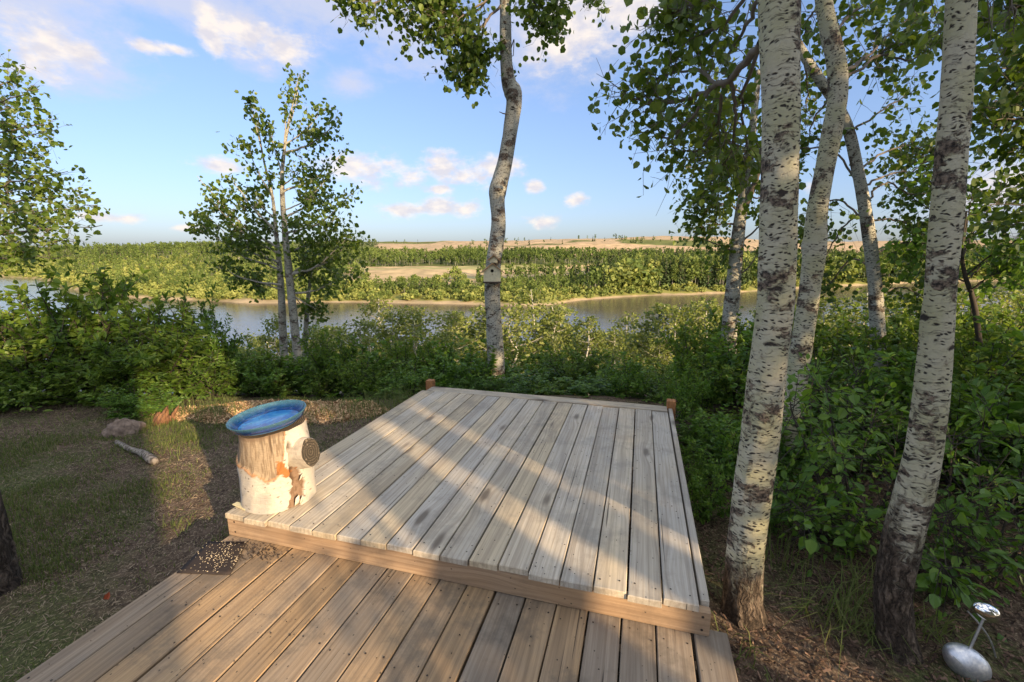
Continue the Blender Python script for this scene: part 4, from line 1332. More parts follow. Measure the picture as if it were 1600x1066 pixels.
for px, top, Y, w, pr in [(820, 588, 6.0, .9, 2), (860, 590, 5.9, .9, 1), (900, 588, 5.8, .9, 2), (940, 592, 5.7, .9, 3), (980, 596, 5.6, .9, 2), (1020, 598, 5.4, .9, 1), (840, 575, 7.2, 1.1, 2), (900, 578, 7.2, 1.1, 4), (960, 575, 7.2, 1.1, 2),
                          (1020, 565, 6.8, 1.1, 1), (780, 590, 5.6, .7, 3), (870, 562, 9, 1.5, 1), (950, 560, 9, 1.5, 4), (1030, 550, 8.6, 1.4, 1), (790, 562, 8.6, 1.3, 4), (720, 555, 8.4, 1.3, 1), (640, 548, 8.6, 1.4, 1)]:
    shrub_px(px, top, Y, w, pr, LOWG, 'low shrubs behind the deck')
RIGHTG = 'leafy shrub in the shady thicket on the right beyond the deck'
for px, top, Y, w, pr in [(1085, 520, 5.4, 1.1, 1), (1120, 500, 5.8, 1.2, 4), (1100, 560, 4.7, .9, 1), (1075, 600, 4.3, .7, 3), (1150, 530, 5.0, 1.1, 2), (1115, 640, 3.7, .7, 2), (1090, 650, 3.6, .5, 3), (1160, 600, 3.9, .9, 1),
                          (1225, 560, 4.2, 1.0, 2), (1280, 545, 4.4, 1.2, 1), (1330, 555, 4.0, 1.1, 2), (1390, 530, 4.6, 1.2, 4), (1430, 560, 3.8, 1.1, 2), (1500, 545, 4.0, 1.2, 1), (1560, 540, 3.8, 1.2, 2), (1610, 520, 4.2, 1.4, 4),
                          (1690, 500, 3.8, 1.5, 1), (1580, 600, 3.0, 1.0, 2), (1640, 600, 2.8, 1.0, 1), (1520, 610, 3.1, .9, 1), (1260, 640, 3.2, .8, 2), (1350, 620, 3.3, .9, 1), (1300, 500, 6.0, 1.5, 1), (1380, 490, 6.0, 1.5, 4),
                          (1460, 480, 6.2, 1.6, 1), (1550, 480, 6.0, 1.6, 4), (1630, 470, 5.6, 1.6, 1), (1230, 500, 6.2, 1.4, 4), (1180, 500, 6.6, 1.3, 1), (1220, 700, 2.9, .55, 3), (1720, 560, 2.6, 1.2, 2), (1850, 520, 3.4, 1.4, 1), (1980, 500, 4.2, 1.6, 4), (2100, 520, 3.6, 1.5, 2), (1900, 470, 5.4, 1.7, 1), (1780, 600, 2.9, 1.1, 4), (2200, 480, 5.0, 1.7, 1)]:
    shrub_px(px, top, Y, w, pr, RIGHTG, 'shrubs of the thicket on the right')


for px, top, Y, w, pr in [(1092, 690, 3.05, .42, 3), (1118, 735, 2.65, .36, 2), (1150, 650, 3.2, .55, 2), (1215, 800, 2.5, .35, 3)]:
    shrub_px(px, top, Y, w, pr, 'small leafy shrub growing close along the right side of the platform', 'small shrubs beside the platform')


# near bush whose leaves can be told apart one by one
def near_bush(label, stems_px, seed, nbig, nsmall, size, foot):
    rng = np.random.default_rng(seed)
    base = np.array([*foot, float(height(*foot))])
    e = empty('broadleaf_bush', base); tag(e, label, 'shrub')
    tw = Acc(); spots = []
    for P in stems_px:
        pts = np.array([base + rng.normal(0, .03, 3) * np.array([1, 1, 0])] + [at(*p) for p in P])
        path = catmull(pts, 24); tw.tube(path - base, np.linspace(.007, .002, 24), 5)
        for i in range(4, 24):
            for _ in range(3):
                d = nrm(rng.normal(size=3) + np.array([-.1, -.25, .25]))
                L = rng.uniform(.08, .26)
                t2 = path[i] + d * L * np.linspace(0, 1, 5)[:, None]
                tw.tube(t2 - base, np.linspace(.003, .0012, 5), 3)
                for f in np.linspace(.3, 1, 4):
                    spots.append((path[i] + d * L * f, d))
    link('stems', tw.mesh('stems', TWIG_DARK), e)
    idx = rng.permutation(len(spots))
    one = leaf_mesh('leaf', [[0, 0, 0]], np.array([[1., 0, 0]]), np.array([[0, 0, 1.]]), 1.0, np.array([[0, 0, 0], [.26, .33, .10], [.66, .27, .05], [1, 0, -.10], [.66, -.27, .05], [.26, -.33, .10]]), LEAF_LUSH, rng, np.array([.6]))
    two = leaf_mesh('leaf', [[0, 0, 0]], np.array([[1., 0, 0]]), np.array([[0, 0, 1.]]), 1.0, np.array([[0, 0, 0], [.30, .28, .04], [.68, .22, .10], [1, 0, -.02], [.68, -.22, .0], [.30, -.28, .12]]), LEAF_LUSH, rng, np.array([.35]))
    view = nrm(np.array([0, 0, CAM_Z]) - base)
    order = sorted(idx[:nbig * 3], key=lambda i: -np.dot(spots[i][0] - base, view))[:nbig]
    used = set(order)
    for i in order:
        p, d = spots[i]
        ax = nrm(d + rng.normal(0, .5, 3) + np.array([0, 0, -.25])); no = nrm(np.array([0, -.25, 1.0]) + rng.normal(0, .4, 3))
        no = nrm(no - ax * np.dot(ax, no)); si = np.cross(no, ax)
        s = size * rng.uniform(.75, 1.35)
        o = link('leaf', one if rng.random() < .5 else two, e)
        Mx = Matrix(((ax[0] * s, si[0] * s, no[0] * s, p[0] - base[0]), (ax[1] * s, si[1] * s, no[1] * s, p[1] - base[1]), (ax[2] * s, si[2] * s, no[2] * s, p[2] - base[2]), (0, 0, 0, 1)))
        o.matrix_local = Mx
    rest = [i for i in idx if i not in used][:nsmall]
    C = np.array([spots[i][0] for i in rest]) + rng.normal(0, .02, (len(rest), 3)); D = np.array([spots[i][1] for i in rest]); k = len(rest)
    f = link('foliage', leaf_mesh('foliage', C - base, D + rng.normal(0, .5, (k, 3)), np.array([0, 0, 1.]) + rng.normal(0, .5, (k, 3)), size * .8 * rng.uniform(.5, 1.2, k), OVAL, LEAF_LUSH, rng), e)
    tag(f, kind='stuff')


near_bush('broad-leaved bush filling the gap between the two thick aspen trunks',
          [[(1290, 800, 2.5), (1260, 700, 2.4), (1235, 640, 2.4)], [(1310, 780, 2.5), (1300, 660, 2.45), (1290, 600, 2.5)], [(1330, 800, 2.5), (1350, 700, 2.5), (1370, 640, 2.6)],
           [(1300, 820, 2.4), (1250, 790, 2.3), (1215, 760, 2.3)], [(1320, 820, 2.4), (1320, 740, 2.25), (1300, 690, 2.2)], [(1350, 830, 2.4), (1390, 760, 2.4), (1400, 690, 2.5)],
           [(1320, 860, 2.35), (1345, 830, 2.15), (1350, 800, 2.1)], [(1290, 840, 2.4), (1270, 820, 2.2), (1255, 800, 2.1)], [(1310, 790, 2.6), (1330, 640, 2.8), (1340, 570, 2.9)],
           [(1280, 790, 2.6), (1265, 640, 2.8), (1275, 580, 2.9)], [(1370, 860, 2.4), (1400, 840, 2.5), (1420, 780, 2.6)]], 401, 280, 1500, .060, (1.72, 2.42))
near_bush('broad-leaved bush right of the dark-footed trunk, behind the steel ornament',
          [[(1480, 840, 2.2), (1485, 740, 2.2), (1490, 680, 2.3)], [(1510, 860, 2.1), (1530, 790, 2.1), (1550, 740, 2.2)], [(1500, 880, 2.0), (1490, 830, 2.0), (1480, 800, 2.0)],
           [(1490, 930, 1.95), (1485, 905, 1.85), (1470, 880, 1.8)], [(1540, 860, 2.2), (1580, 790, 2.3), (1600, 740, 2.4)], [(1520, 830, 2.4), (1530, 700, 2.5), (1545, 640, 2.6)],
           [(1560, 880, 2.1), (1590, 860, 2.0), (1620, 840, 2.0)]], 402, 200, 1000, .058, (2.05, 2.15))
# ------------------------------------------------------------------ the decks
DECK_ROT = -math.radians(15.9)
UP_Z, LOW_Z = .318, .175
FL = on(352, 800, UP_Z)
BX = np.array([math.cos(DECK_ROT), math.sin(DECK_ROT), 0]); BY = np.array([-math.sin(DECK_ROT), math.cos(DECK_ROT), 0])


def deck_local(p):
    q = np.asarray(p) - FL
    return q @ BX, q @ BY


def board_mesh(name, w, l, t, mat, rng, b=.0035, ny=7, warp=.0015):
    """a plank lying along +y from 0 to l, top at z = 0, with eased edges and a little cup and bow"""
    prof = [(-w / 2, -t), (-w / 2, -b), (-w / 2 + b, 0), (0, -.0004), (w / 2 - b, 0), (w / 2, -b), (w / 2, -t)]
    ys = np.concatenate([[0, b], np.linspace(b, l - b, ny)[1:-1], [l - b, l]])
    cup = rng.normal(0, warp); bow = rng.normal(0, warp); ph = rng.random() * 6
    V = []
    for k, y in enumerate(ys):
        end = 1 if k in (0, len(ys) - 1) else 0
        sx = rng.normal(0, .0006)
        for (x, z) in prof:
            zz = z + cup * ((x / w * 2) ** 2 - .5) + bow * math.sin(y * 1.7 + ph)
            if end and z > -b * .9: zz -= b
            V.append((x + sx, y, zz))
    n = len(prof); F = []
    for k in range(len(ys) - 1):
        for i in range(n):
            a = k * n + i; c = k * n + (i + 1) % n
            F.append((a, c, c + n, a + n))
    V = np.array(V)
    me = bpy.data.meshes.new(name)
    me.from_pydata(V.tolist(), [], [list(f) for f in F] + [list(range(n))[::-1], list(range((len(ys) - 1) * n, len(ys) * n))])
    me.materials.append(mat); me.validate()
    import bmesh
    bm = bmesh.new(); bm.from_mesh(me); bmesh.ops.recalc_face_normals(bm, faces=bm.faces); bm.to_mesh(me); bm.free()
    return me


def box_mesh(name, x0, x1, y0, y1, z0, z1, mat, bevel=.004):
    import bmesh
    bm = bmesh.new(); bmesh.ops.create_cube(bm, size=1)
    for v in bm.verts:
        v.co.x = x0 + (v.co.x + .5) * (x1 - x0); v.co.y = y0 + (v.co.y + .5) * (y1 - y0); v.co.z = z0 + (v.co.z + .5) * (z1 - z0)
    if bevel: bmesh.ops.bevel(bm, geom=list(bm.edges), offset=bevel, segments=1, affect='EDGES')
    me = bpy.data.meshes.new(name); bm.to_mesh(me); bm.free(); me.materials.append(mat)
    return me


def plank_box(name, parent, L, w, t, mat, loc, rot):
    """a straight timber of length L (local y), width w (local x), thickness t (local z)"""
    o = link(name, box_mesh(name, -w / 2, w / 2, 0, L, -t / 2, t / 2, mat), parent)
    o.location = loc; o.rotation_euler = rot
    return o


SCREW = plain('rusty_screw', (.055, .042, .034), .6, .5, .4, 80, .0, Metallic=.6)


def screws(parent, pts, rng):
    V, F = [], []
    for (x, y, z) in pts:
        r = rng.uniform(.0034, .0048); b = len(V)
        for k in range(7):
            V.append((x + math.cos(k * .8976) * r, y + math.sin(k * .8976) * r, z + .0006))
        F.append([b + k for k in range(7)])
    me = bpy.data.meshes.new('screws'); me.from_pydata(V, [], F); me.materials.append(SCREW)
    tag(link('screws', me, parent), kind='stuff')


def upper_deck():
    rng = np.random.default_rng(31)
    e = empty('deck_platform', (FL[0], FL[1], 0), DECK_ROT)
    tag(e, 'raised square platform of weathered grey boards overlooking the river', 'deck')
    W, D, pitch, n = 2.446, 2.45, .1413, 17
    pts = []
    for i in range(n):
        l = D - .150 + rng.normal(0, .003)
        y0 = rng.normal(-.008, .006)
        w = pitch - rng.uniform(.005, .010)
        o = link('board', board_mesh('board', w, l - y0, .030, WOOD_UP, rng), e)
        o.location = (pitch * (i + .5), y0, UP_Z + rng.normal(0, .0012))
        o.rotation_euler = (0, rng.normal(0, .004), rng.normal(0, .0006))
        for yy in (.045, .62, 1.22, 1.80, 2.26):
            for sx in (-.042, .040):
                pts.append((pitch * (i + .5) + sx + rng.normal(0, .004), yy + rng.normal(0, .012), UP_Z + .0018))
    screws(e, pts, rng)
    back = link('end_board', board_mesh('end_board', .138, W - .10, .030, WOOD_UP, rng), e)
    back.location = (W - .05, D - .072, UP_Z + .001); back.rotation_euler = (0, 0, math.pi / 2)
    plank_box('fascia', e, W, .112, .038, WOOD_FASCIA, (W, .022, LOW_Z + .0575), (0, math.pi / 2, math.pi / 2))
    plank_box('rim_joist', e, D - .05, .20, .036, WOOD_FASCIA, (.024, .045, UP_Z - .132), (0, math.pi / 2, 0))
    plank_box('rim_joist', e, D - .03, .24, .034, WOOD_UP, (W - .020, .043, UP_Z - .126), (0, math.pi / 2, 0))
    plank_box('rim_joist', e, W - .12, .20, .036, WOOD_FASCIA, (W - .06, D - .016, UP_Z - .134), (0, math.pi / 2, math.pi / 2))
    for k in range(1, 4):
        plank_box('joist', e, W - .14, .12, .036, WOOD_FASCIA, (W - .07, k * .6, UP_Z - .095), (0, math.pi / 2, math.pi / 2))
    for x in (-.018, W - .052):
        p = link('post', box_mesh('post', 0, .078, 0, .078, -.5, UP_Z + .062, WOOD_POST, .005), e)
        p.location = (x, D - .028, 0)
    bolts = []
    for x in (.05, W - .03):
        for z in (LOW_Z + .03, LOW_Z + .09):
            bolts.append((x, z))
    V, F = [], []
    for x, z in bolts:
        b = len(V)
        for k in range(6):
            V.append((x + math.cos(k * 1.047) * .006, .0018, z + math.sin(k * 1.047) * .006))
        F.append([b + k for k in range(6)])
    me = bpy.data.meshes.new('fascia_screws'); me.from_pydata(V, [], F); me.materials.append(SCREW)
    tag(link('fascia_screws', me, e), kind='stuff')


def lower_deck():
    rng = np.random.default_rng(32)
    e = empty('deck_floor', (FL[0], FL[1], 0), DECK_ROT)
    tag(e, 'lower brown board deck in the foreground, a step below the grey platform', 'deck')
    pitch, n, y0, l = .1404, 18, -3.6, 3.62
    pts = []
    for i in range(n):
        w = pitch - rng.uniform(.005, .009)
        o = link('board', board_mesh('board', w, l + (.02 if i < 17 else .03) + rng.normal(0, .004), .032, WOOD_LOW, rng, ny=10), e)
        o.location = (pitch * (i + .5) - .004, y0, LOW_Z + rng.normal(0, .0012)); o.rotation_euler = (0, rng.normal(0, .005), rng.normal(0, .0005))
        for yy in (-.02, -.42, -.83, -1.24, -1.65, -2.05):
            for sx in (-.042, .042):
                pts.append((pitch * (i + .5) + sx + rng.normal(0, .004), yy - .03 + rng.normal(0, .012), LOW_Z + .0018))
    screws(e, pts, rng)
    plank_box('rim_joist', e, 3.6, .14, .036, WOOD_FASCIA, (.018, -3.6, LOW_Z - .103), (0, math.pi / 2, 0))
    plank_box('rim_joist', e, 3.6, .14, .036, WOOD_FASCIA, (2.50, -3.6, LOW_Z - .103), (0, math.pi / 2, 0))
    for k in range(5):
        plank_box('joist', e, 2.42, .12, .036, WOOD_FASCIA, (2.46, -.1 - k * .7, LOW_Z - .098), (0, math.pi / 2, math.pi / 2))


upper_deck()
lower_deck()


# ------------------------------------------------------------------ birch stump and glass dish
ST_C = np.array([*(on(437, 783, UP_Z)[:2]), UP_Z + .001]) + np.array([-.02, .05, 0])
TOCAM = nrm(np.array([-ST_C[0], -ST_C[1], 0])); RIGHT = np.array([-TOCAM[1], TOCAM[0], 0])
PHI_C = math.atan2(TOCAM[1], TOCAM[0])


def stump():
    rng = np.random.default_rng(41)
    e = empty('birch_stump', ST_C)
    tag(e, 'white birch log stump with peeling bark on the left front deck corner', 'stump')
    H, r0 = .435, .181
    na, nh = 220, 130
    ang = np.linspace(0, 2 * np.pi, na + 1)
    f = np.linspace(0, 1, nh)
    A, Fh = np.meshgrid(ang, f)
    dl = np.angle(np.exp(1j * (A - PHI_C))); deg = np.degrees(dl)
    # bark edge (fraction of height) round the front of the log; above it the wood is bare
    edge = np.interp(deg, [-180, -140, -95, -60, -44, -30, -20, -8, 2, 9, 14, 18, 22, 60, 100, 140, 180], [.9, .8, .66, .62, .56, .50, .475, .47, .52, .62, .80, .93, 1.05, 1.05, .95, .85, .9])
    edge = edge + (fbm(deg * .06, Fh * 6, 7) - .5) * .09 + (fbm(deg * .3, Fh * 20, 8) - .5) * .05
    bare = sstep(Fh - edge, -.006, .012)
    lo = np.interp(Fh, [0, .1, .25, .4, .6, .75, .85], [8, 12, 17, 20, 24, 25, 25]); hi = np.interp(Fh, [0, .1, .25, .4, .6, .75, .85], [26, 37, 44, 38, 32, 29, 26])
    wob = (fbm(deg * .10, Fh * 14, 11) - .5) * 15
    strip = sstep(deg + wob, lo, lo + 2) * (1 - sstep(deg + wob, hi - 2, hi)) * (1 - sstep(Fh, .8, .86))
    orange = np.exp(-((deg - 6) / 7) ** 2 - ((Fh - .56) / .085) ** 2) + .9 * np.exp(-((deg - 17) / 7) ** 2 - ((Fh - .47) / .06) ** 2) + .7 * np.exp(-((deg - 33) / 6) ** 2 - ((Fh - .52) / .05) ** 2)
    orange = sstep(orange + (fbm(deg * .12, Fh * 26, 13) - .5) * .9, .36, .50)
    seam = np.exp(-((deg - 23 + wob * .4) / 2.2) ** 2) * sstep(Fh, .25, .35) * (1 - sstep(Fh, .8, .9))
    rr = r0 * (1 + .03 * np.sin(2 * A + 1) + .04 * (1 - Fh) ** 3 - .06 * sstep(Fh, .6, 1.0)) + (fbm(np.cos(A) * 2 + 4, Fh * 3 + np.sin(A) * 2, 17) - .5) * .014
    rr = rr - bare * .010 - strip * (.012 + .010 * fbm(deg * .3, Fh * 30, 19)) + orange * .006 - seam * .022
    rr = rr + .026 * np.exp(-((deg - 46) / 20) ** 2 - ((Fh - .72) / .22) ** 2)
    crk = np.exp(-((deg + 6) / .9) ** 2) * sstep(Fh, .72, .80) + np.exp(-((deg + 1) / .6) ** 2) * sstep(Fh, .86, .9) * .6
    rr = rr - crk * .016
    rim = np.exp(-((Fh - edge) / (.018 + .06 * fbm(deg * .08, Fh, 9) ** 2)) ** 2) * (1 - strip)
    rr = rr + rim * .003
    col = np.zeros(A.shape + (3,)) + np.array([.44, .405, .345])
    def blend(mask, c):
        nonlocal col
        col = col * (1 - mask[..., None]) + np.array(c) * mask[..., None]
    lent = sstep(fbm(deg * .055, Fh * 120, 23, 2), .66, .74)
    blend(lent * .35, (.42, .36, .28))
    mark = sstep(fbm(deg * .16, Fh * 26, 29, 3), .70, .76) * (np.abs(Fh - .40) < .05) * (np.abs(deg - 0) < 14)
    mark2 = sstep(fbm(deg * .14, Fh * 40, 37, 3), .76, .80)
    blend(np.clip(mark + mark2, 0, 1) * .85, (.10, .085, .07))
    blend(np.clip(rim * 1.3, 0, 1) * .9, (.33, .17, .075))
    grain = fbm(deg * .9, Fh * 5, 43)
    blend(bare, (.30, .235, .16))
    blend(bare * sstep(grain, .48, .62) * .75, (.15, .105, .066))
    blend(bare * sstep(fbm(deg * .5, Fh * 2, 47), .60, .72) * sstep(Fh, .75, .9) * .75, (.10, .075, .055))
    blend(bare * sstep(Fh, .93, .99) * .8, (.16, .11, .075))
    blend(strip * .9, (.17, .10, .058))
    blend(strip * sstep(fbm(deg * .35, Fh * 30, 53), .5, .62) * .7, (.12, .075, .045))
    blend(orange, (.30, .12, .036))
    blend(np.clip(seam + crk, 0, 1) * .9, (.06, .035, .022))
    tilt = .024
    X = rr * np.cos(A); Y = rr * np.sin(A)
    ztop = H + tilt * ((X * RIGHT[0] + Y * RIGHT[1]) / r0) + (fbm(np.cos(A) * 3 + 8, np.sin(A) * 3, 57) - .5) * .012
    Z = Fh * ztop
    X = X - RIGHT[0] * .006 * Fh; Y = Y - RIGHT[1] * .006 * Fh
    idx = np.arange(nh * (na + 1)).reshape(nh, na + 1)
    F4 = np.stack([idx[:-1, :-1], idx[:-1, 1:], idx[1:, 1:], idx[1:, :-1]], -1).reshape(-1, 4)
    m = M('birch_stump_surface')
    o = m.obj(); c = m.attr('col', 'Color')
    c2 = m.mix(m.math('MULTIPLY', m.rng(m.noise(m.mapping(o, (30, 30, 260)), 1.0, 4), .45, .7), .22), c, m.mix(1.0, c, (.55, .5, .42), 'MULTIPLY'))
    c2 = m.mix(m.math('MULTIPLY', m.rng(m.noise(o, 14, 5), .55, .72), .25), c2, m.mix(1.0, c, (.7, .62, .5), 'MULTIPLY'))
    mat = m.done(m.bsdf(c2, .8, .2, m.math('ADD', m.noise(m.mapping(o, (25, 25, 180)), 1.0, 4), m.noise(o, 120, 4)), .0025, .8))
    link('log', mesh_np('log', np.stack([X, Y, Z], -1).reshape(-1, 3), [F4], mat, pcol={'col': col.reshape(-1, 3)}), e)
    # sawn top under the dish
    m2 = M('sawn_wood'); o2 = m2.obj()
    sx = m2.node('ShaderNodeTexWave', wave_type='RINGS', rings_direction='Z'); m2.put(sx.inputs['Vector'], o2); sx.inputs['Scale'].default_value = 26; sx.inputs['Distortion'].default_value = 4
    cutc = m2.mix(m2.rng(sx.outputs['Fac'], .3, .8), (.075, .058, .042), (.17, .13, .09))
    SAWN = m2.done(m2.bsdf(cutc, .9, .15, sx.outputs['Fac'], .002, .5))
    top = np.stack([X[-1, :-1], Y[-1, :-1], Z[-1, :-1]], -1)
    cen = top.mean(0)[None]
    n = len(top); i = np.arange(n)
    link('sawn_top', mesh_np('sawn_top', np.concatenate([top, cen]), [np.stack([i, (i + 1) % n, np.full(n, n)], -1)], SAWN), e)
    # sawn-off side branch with a dark cut face
    ax = nrm(TOCAM * .74 + RIGHT * .64 + np.array([0, 0, .16]))
    ph = PHI_C + math.radians(46)
    c0 = np.array([math.cos(ph) * .158, math.sin(ph) * .158, .292])
    up = nrm(np.array([0, 0, 1]) - ax * ax[2]); sd = np.cross(ax, up)
    V, F = [], []
    na2 = 36
    prof = [(-.04, 1.3), (.01, 1.15), (.045, 1.06), (.078, 1.0), (.084, .96)]
    for (t, k) in prof:
        for j in range(na2):
            a = j / na2 * 2 * math.pi
            rj = .066 * k * (1 + .05 * math.sin(2 * a + .5) + .03 * math.sin(5 * a)) + rng.normal(0, .0008)
            V.append(c0 + ax * t + up * math.cos(a) * rj * 1.24 + sd * math.sin(a) * rj)
    for q in range(len(prof) - 1):
        for j in range(na2):
            F.append((q * na2 + j, q * na2 + (j + 1) % na2, (q + 1) * na2 + (j + 1) % na2, (q + 1) * na2 + j))
    stub = link('branch_stub', mesh_np('branch_stub', V, [F], plain('birch_bark', (.42, .37, .30), .8, .2, .6, 40, .004)), e)
    V = np.array(V[-na2:]); cc = V.mean(0); Fc = []
    VV = [*V]
    for k in (.72, .40, .12):
        for j in range(na2): VV.append(cc + (V[j] - cc) * k - ax * rng.uniform(0, .0035))
    VV.append(cc - ax * .002)
    for q in range(3):
        for j in range(na2): Fc.append((q * na2 + j, q * na2 + (j + 1) % na2, (q + 1) * na2 + (j + 1) % na2, (q + 1) * na2 + j))
    Ft = [(3 * na2 + j, 3 * na2 + (j + 1) % na2, 4 * na2) for j in range(na2)]
    m3 = M('grey_cut_wood'); o3 = m3.obj()
    mp = m3.node('ShaderNodeVectorMath', operation='SUBTRACT'); m3.put(mp.inputs[0], o3); mp.inputs[1].default_value = tuple(cc)
    ln = m3.node('ShaderNodeVectorMath', operation='LENGTH'); m3.L.new(mp.outputs[0], ln.inputs[0])
    ring = m3.math('SINE', m3.math('MULTIPLY', m3.math('ADD', ln.outputs['Value'], m3.math('MULTIPLY', m3.noise(o3, 30, 5), .035)), 420))
    cc2 = m3.mix(m3.rng(ring, -.6, .9), (.040, .034, .026), (.075, .062, .046))
    cc2 = m3.mix(m3.rng(m3.noise(o3, 60, 4), .58, .7), cc2, (.20, .165, .12))
    CUT = m3.done(m3.bsdf(cc2, .9, .2, ring, .002, .7))
    link('cut_face', mesh_np('cut_face', VV, [np.array(Fc), np.array(Ft)], CUT), stub)
    # flaps of loose bark
    flap = plain('loose_bark', (.66, .58, .45), .8, .2, .3, 40)
    for (d0, fz, w, hh) in ((24, .06, .030, .05), (31, .05, .018, .035), (35, .36, .022, .03)):
        ph = PHI_C + math.radians(d0)
        V = []
        for a in np.linspace(-1, 1, 5):
            for b in np.linspace(0, 1, 4):
                pp = ph + a * w / r0 * .5 * (1 - .4 * b)
                rad = r0 * 1.0 + .004 + .012 * b
                V.append((math.cos(pp) * rad, math.sin(pp) * rad, fz * H + hh * (b - .2) + .006 * a))
        Fq = [(a * 4 + b, a * 4 + b + 1, (a + 1) * 4 + b + 1, (a + 1) * 4 + b) for a in range(4) for b in range(3)]
        o = link('bark_flap', mesh_np('bark_flap', V, [np.array(Fq)], flap), e)
        o.modifiers.new('thickness', 'SOLIDIFY').thickness = .0025
    return e


def lathe(prof, n=72):
    V, F = [], []
    for (r, z) in prof:
        for j in range(n):
            a = j / n * 2 * math.pi; V.append((r * math.cos(a), r * math.sin(a), z))
    for q in range(len(prof) - 1):
        for j in range(n): F.append((q * n + j, q * n + (j + 1) % n, (q + 1) * n + (j + 1) % n, (q + 1) * n + j))
    return V, F


def dish():
    top = ST_C + np.array([0, 0, .435])
    e = empty('glass_dish', top + np.array([0, 0, .008]) - RIGHT * .012 + TOCAM * .018)
    tilt = math.atan2(.024, .19) * 1.0
    e.rotation_mode = 'QUATERNION'
    e.rotation_quaternion = Matrix.Rotation(-tilt, 3, Vector(TOCAM) * -1).to_quaternion()
    if (e.rotation_quaternion @ Vector(RIGHT)).z < 0:
        e.rotation_quaternion = Matrix.Rotation(tilt, 3, Vector(TOCAM) * -1).to_quaternion()
    tag(e, 'shallow blue glass bird bath dish tilted on the birch stump', 'dish')
    g = M('blue_glass')
    o = g.obj(); sp = g.node('ShaderNodeSeparateXYZ'); g.put(sp.inputs[0], o)
    h = g.rng(sp.outputs[2], .034, .070)
    sw = g.noise(o, 9, 4, .6, 1.2)
    c = g.mix(h, g.mix(g.rng(sw, .35, .65), (.010, .085, .36), (.03, .19, .52)), (.22, .52, .64))
    G = g.done(g.bsdf(c, .06, .5, g.noise(o, 30, 3), .001, .5, Transmission_Weight=.82, IOR=1.45))
    R0 = .199
    prof = [(.002, .0), (.085, .0), (.110, .003), (.155, .016), (.182, .034), (R0 - .003, .062), (R0, .066), (R0 - .002, .0695), (R0 - .006, .068), (.178, .040), (.152, .022), (.108, .009), (.002, .007)]
    V, F = lathe(prof)
    link('bowl', mesh_np('bowl', V, [np.array(F)], G), e)
    pb = M('blue_enamel'); ob = pb.obj(); swp = pb.noise(ob, 12, 5, .6, 2.0)
    cb = pb.mix(pb.rng(swp, .38, .62), (.02, .13, .42), (.07, .30, .60))
    cb = pb.mix(pb.rng(pb.noise(ob, 70, 3), .66, .72), cb, (.03, .03, .03))
    PB = pb.done(pb.bsdf(cb, .25, .5))
    V, F = lathe([(.001, -.0016), (.086, -.0016), (.111, .0014), (.156, .0144), (.176, .0275)])
    link('blue_underside', mesh_np('blue_underside', V, [np.array(F)], PB), e)
    w = M('dish_water'); ow = w.obj()
    cw = w.mix(w.rng(w.noise(ow, 10, 4, .6, 1.5), .4, .62), (.015, .11, .36), (.045, .21, .46))
    cw = w.mix(w.rng(w.noise(ow, 55, 3), .67, .71), cw, (.025, .022, .02))
    WM = w.done(w.bsdf(cw, .04, .5, w.noise(ow, 18, 2), .0008, .4))
    V, F = lathe([(.001, .0235), (.08, .0235), (.1535, .0235)])
    link('water', mesh_np('water', V, [np.array(F)], WM), e)


stump()
dish()


def shim():
    p = [on(370, 786, UP_Z), on(412, 801, UP_Z), on(390, 804, UP_Z)]
    a, b = on(368, 787, UP_Z), on(408, 803, UP_Z)
    d = nrm(b - a); L = np.linalg.norm(b - a); s = np.array([d[1], -d[0], 0])
    V = []
    for t, w, h in ((0, .018, .006), (.5, .022, .010), (.85, .018, .013), (1, .008, .012)):
        for k, z in ((-.6, .002), (1, .002), (1, h), (-.6, h)):
            V.append(a + d * L * t + s * w * k + np.array([0, 0, z]))
    F = [(q * 4 + j, q * 4 + (j + 1) % 4, (q + 1) * 4 + (j + 1) % 4, (q + 1) * 4 + j) for q in range(3) for j in range(4)] + [(3, 2, 1, 0), (12, 13, 14, 15)]
    V = np.array(V); c = V.mean(0); c[2] = UP_Z + .001
    o = link('wood_shim', mesh_np('wood_shim', V - c, [np.array(F)], plain('fresh_wood', (.70, .60, .34), .7, .3, .3, 60), smooth=False), loc=c)
    tag(o, 'pale yellow wood shim wedged under the left side of the stump', 'shim')


shim()


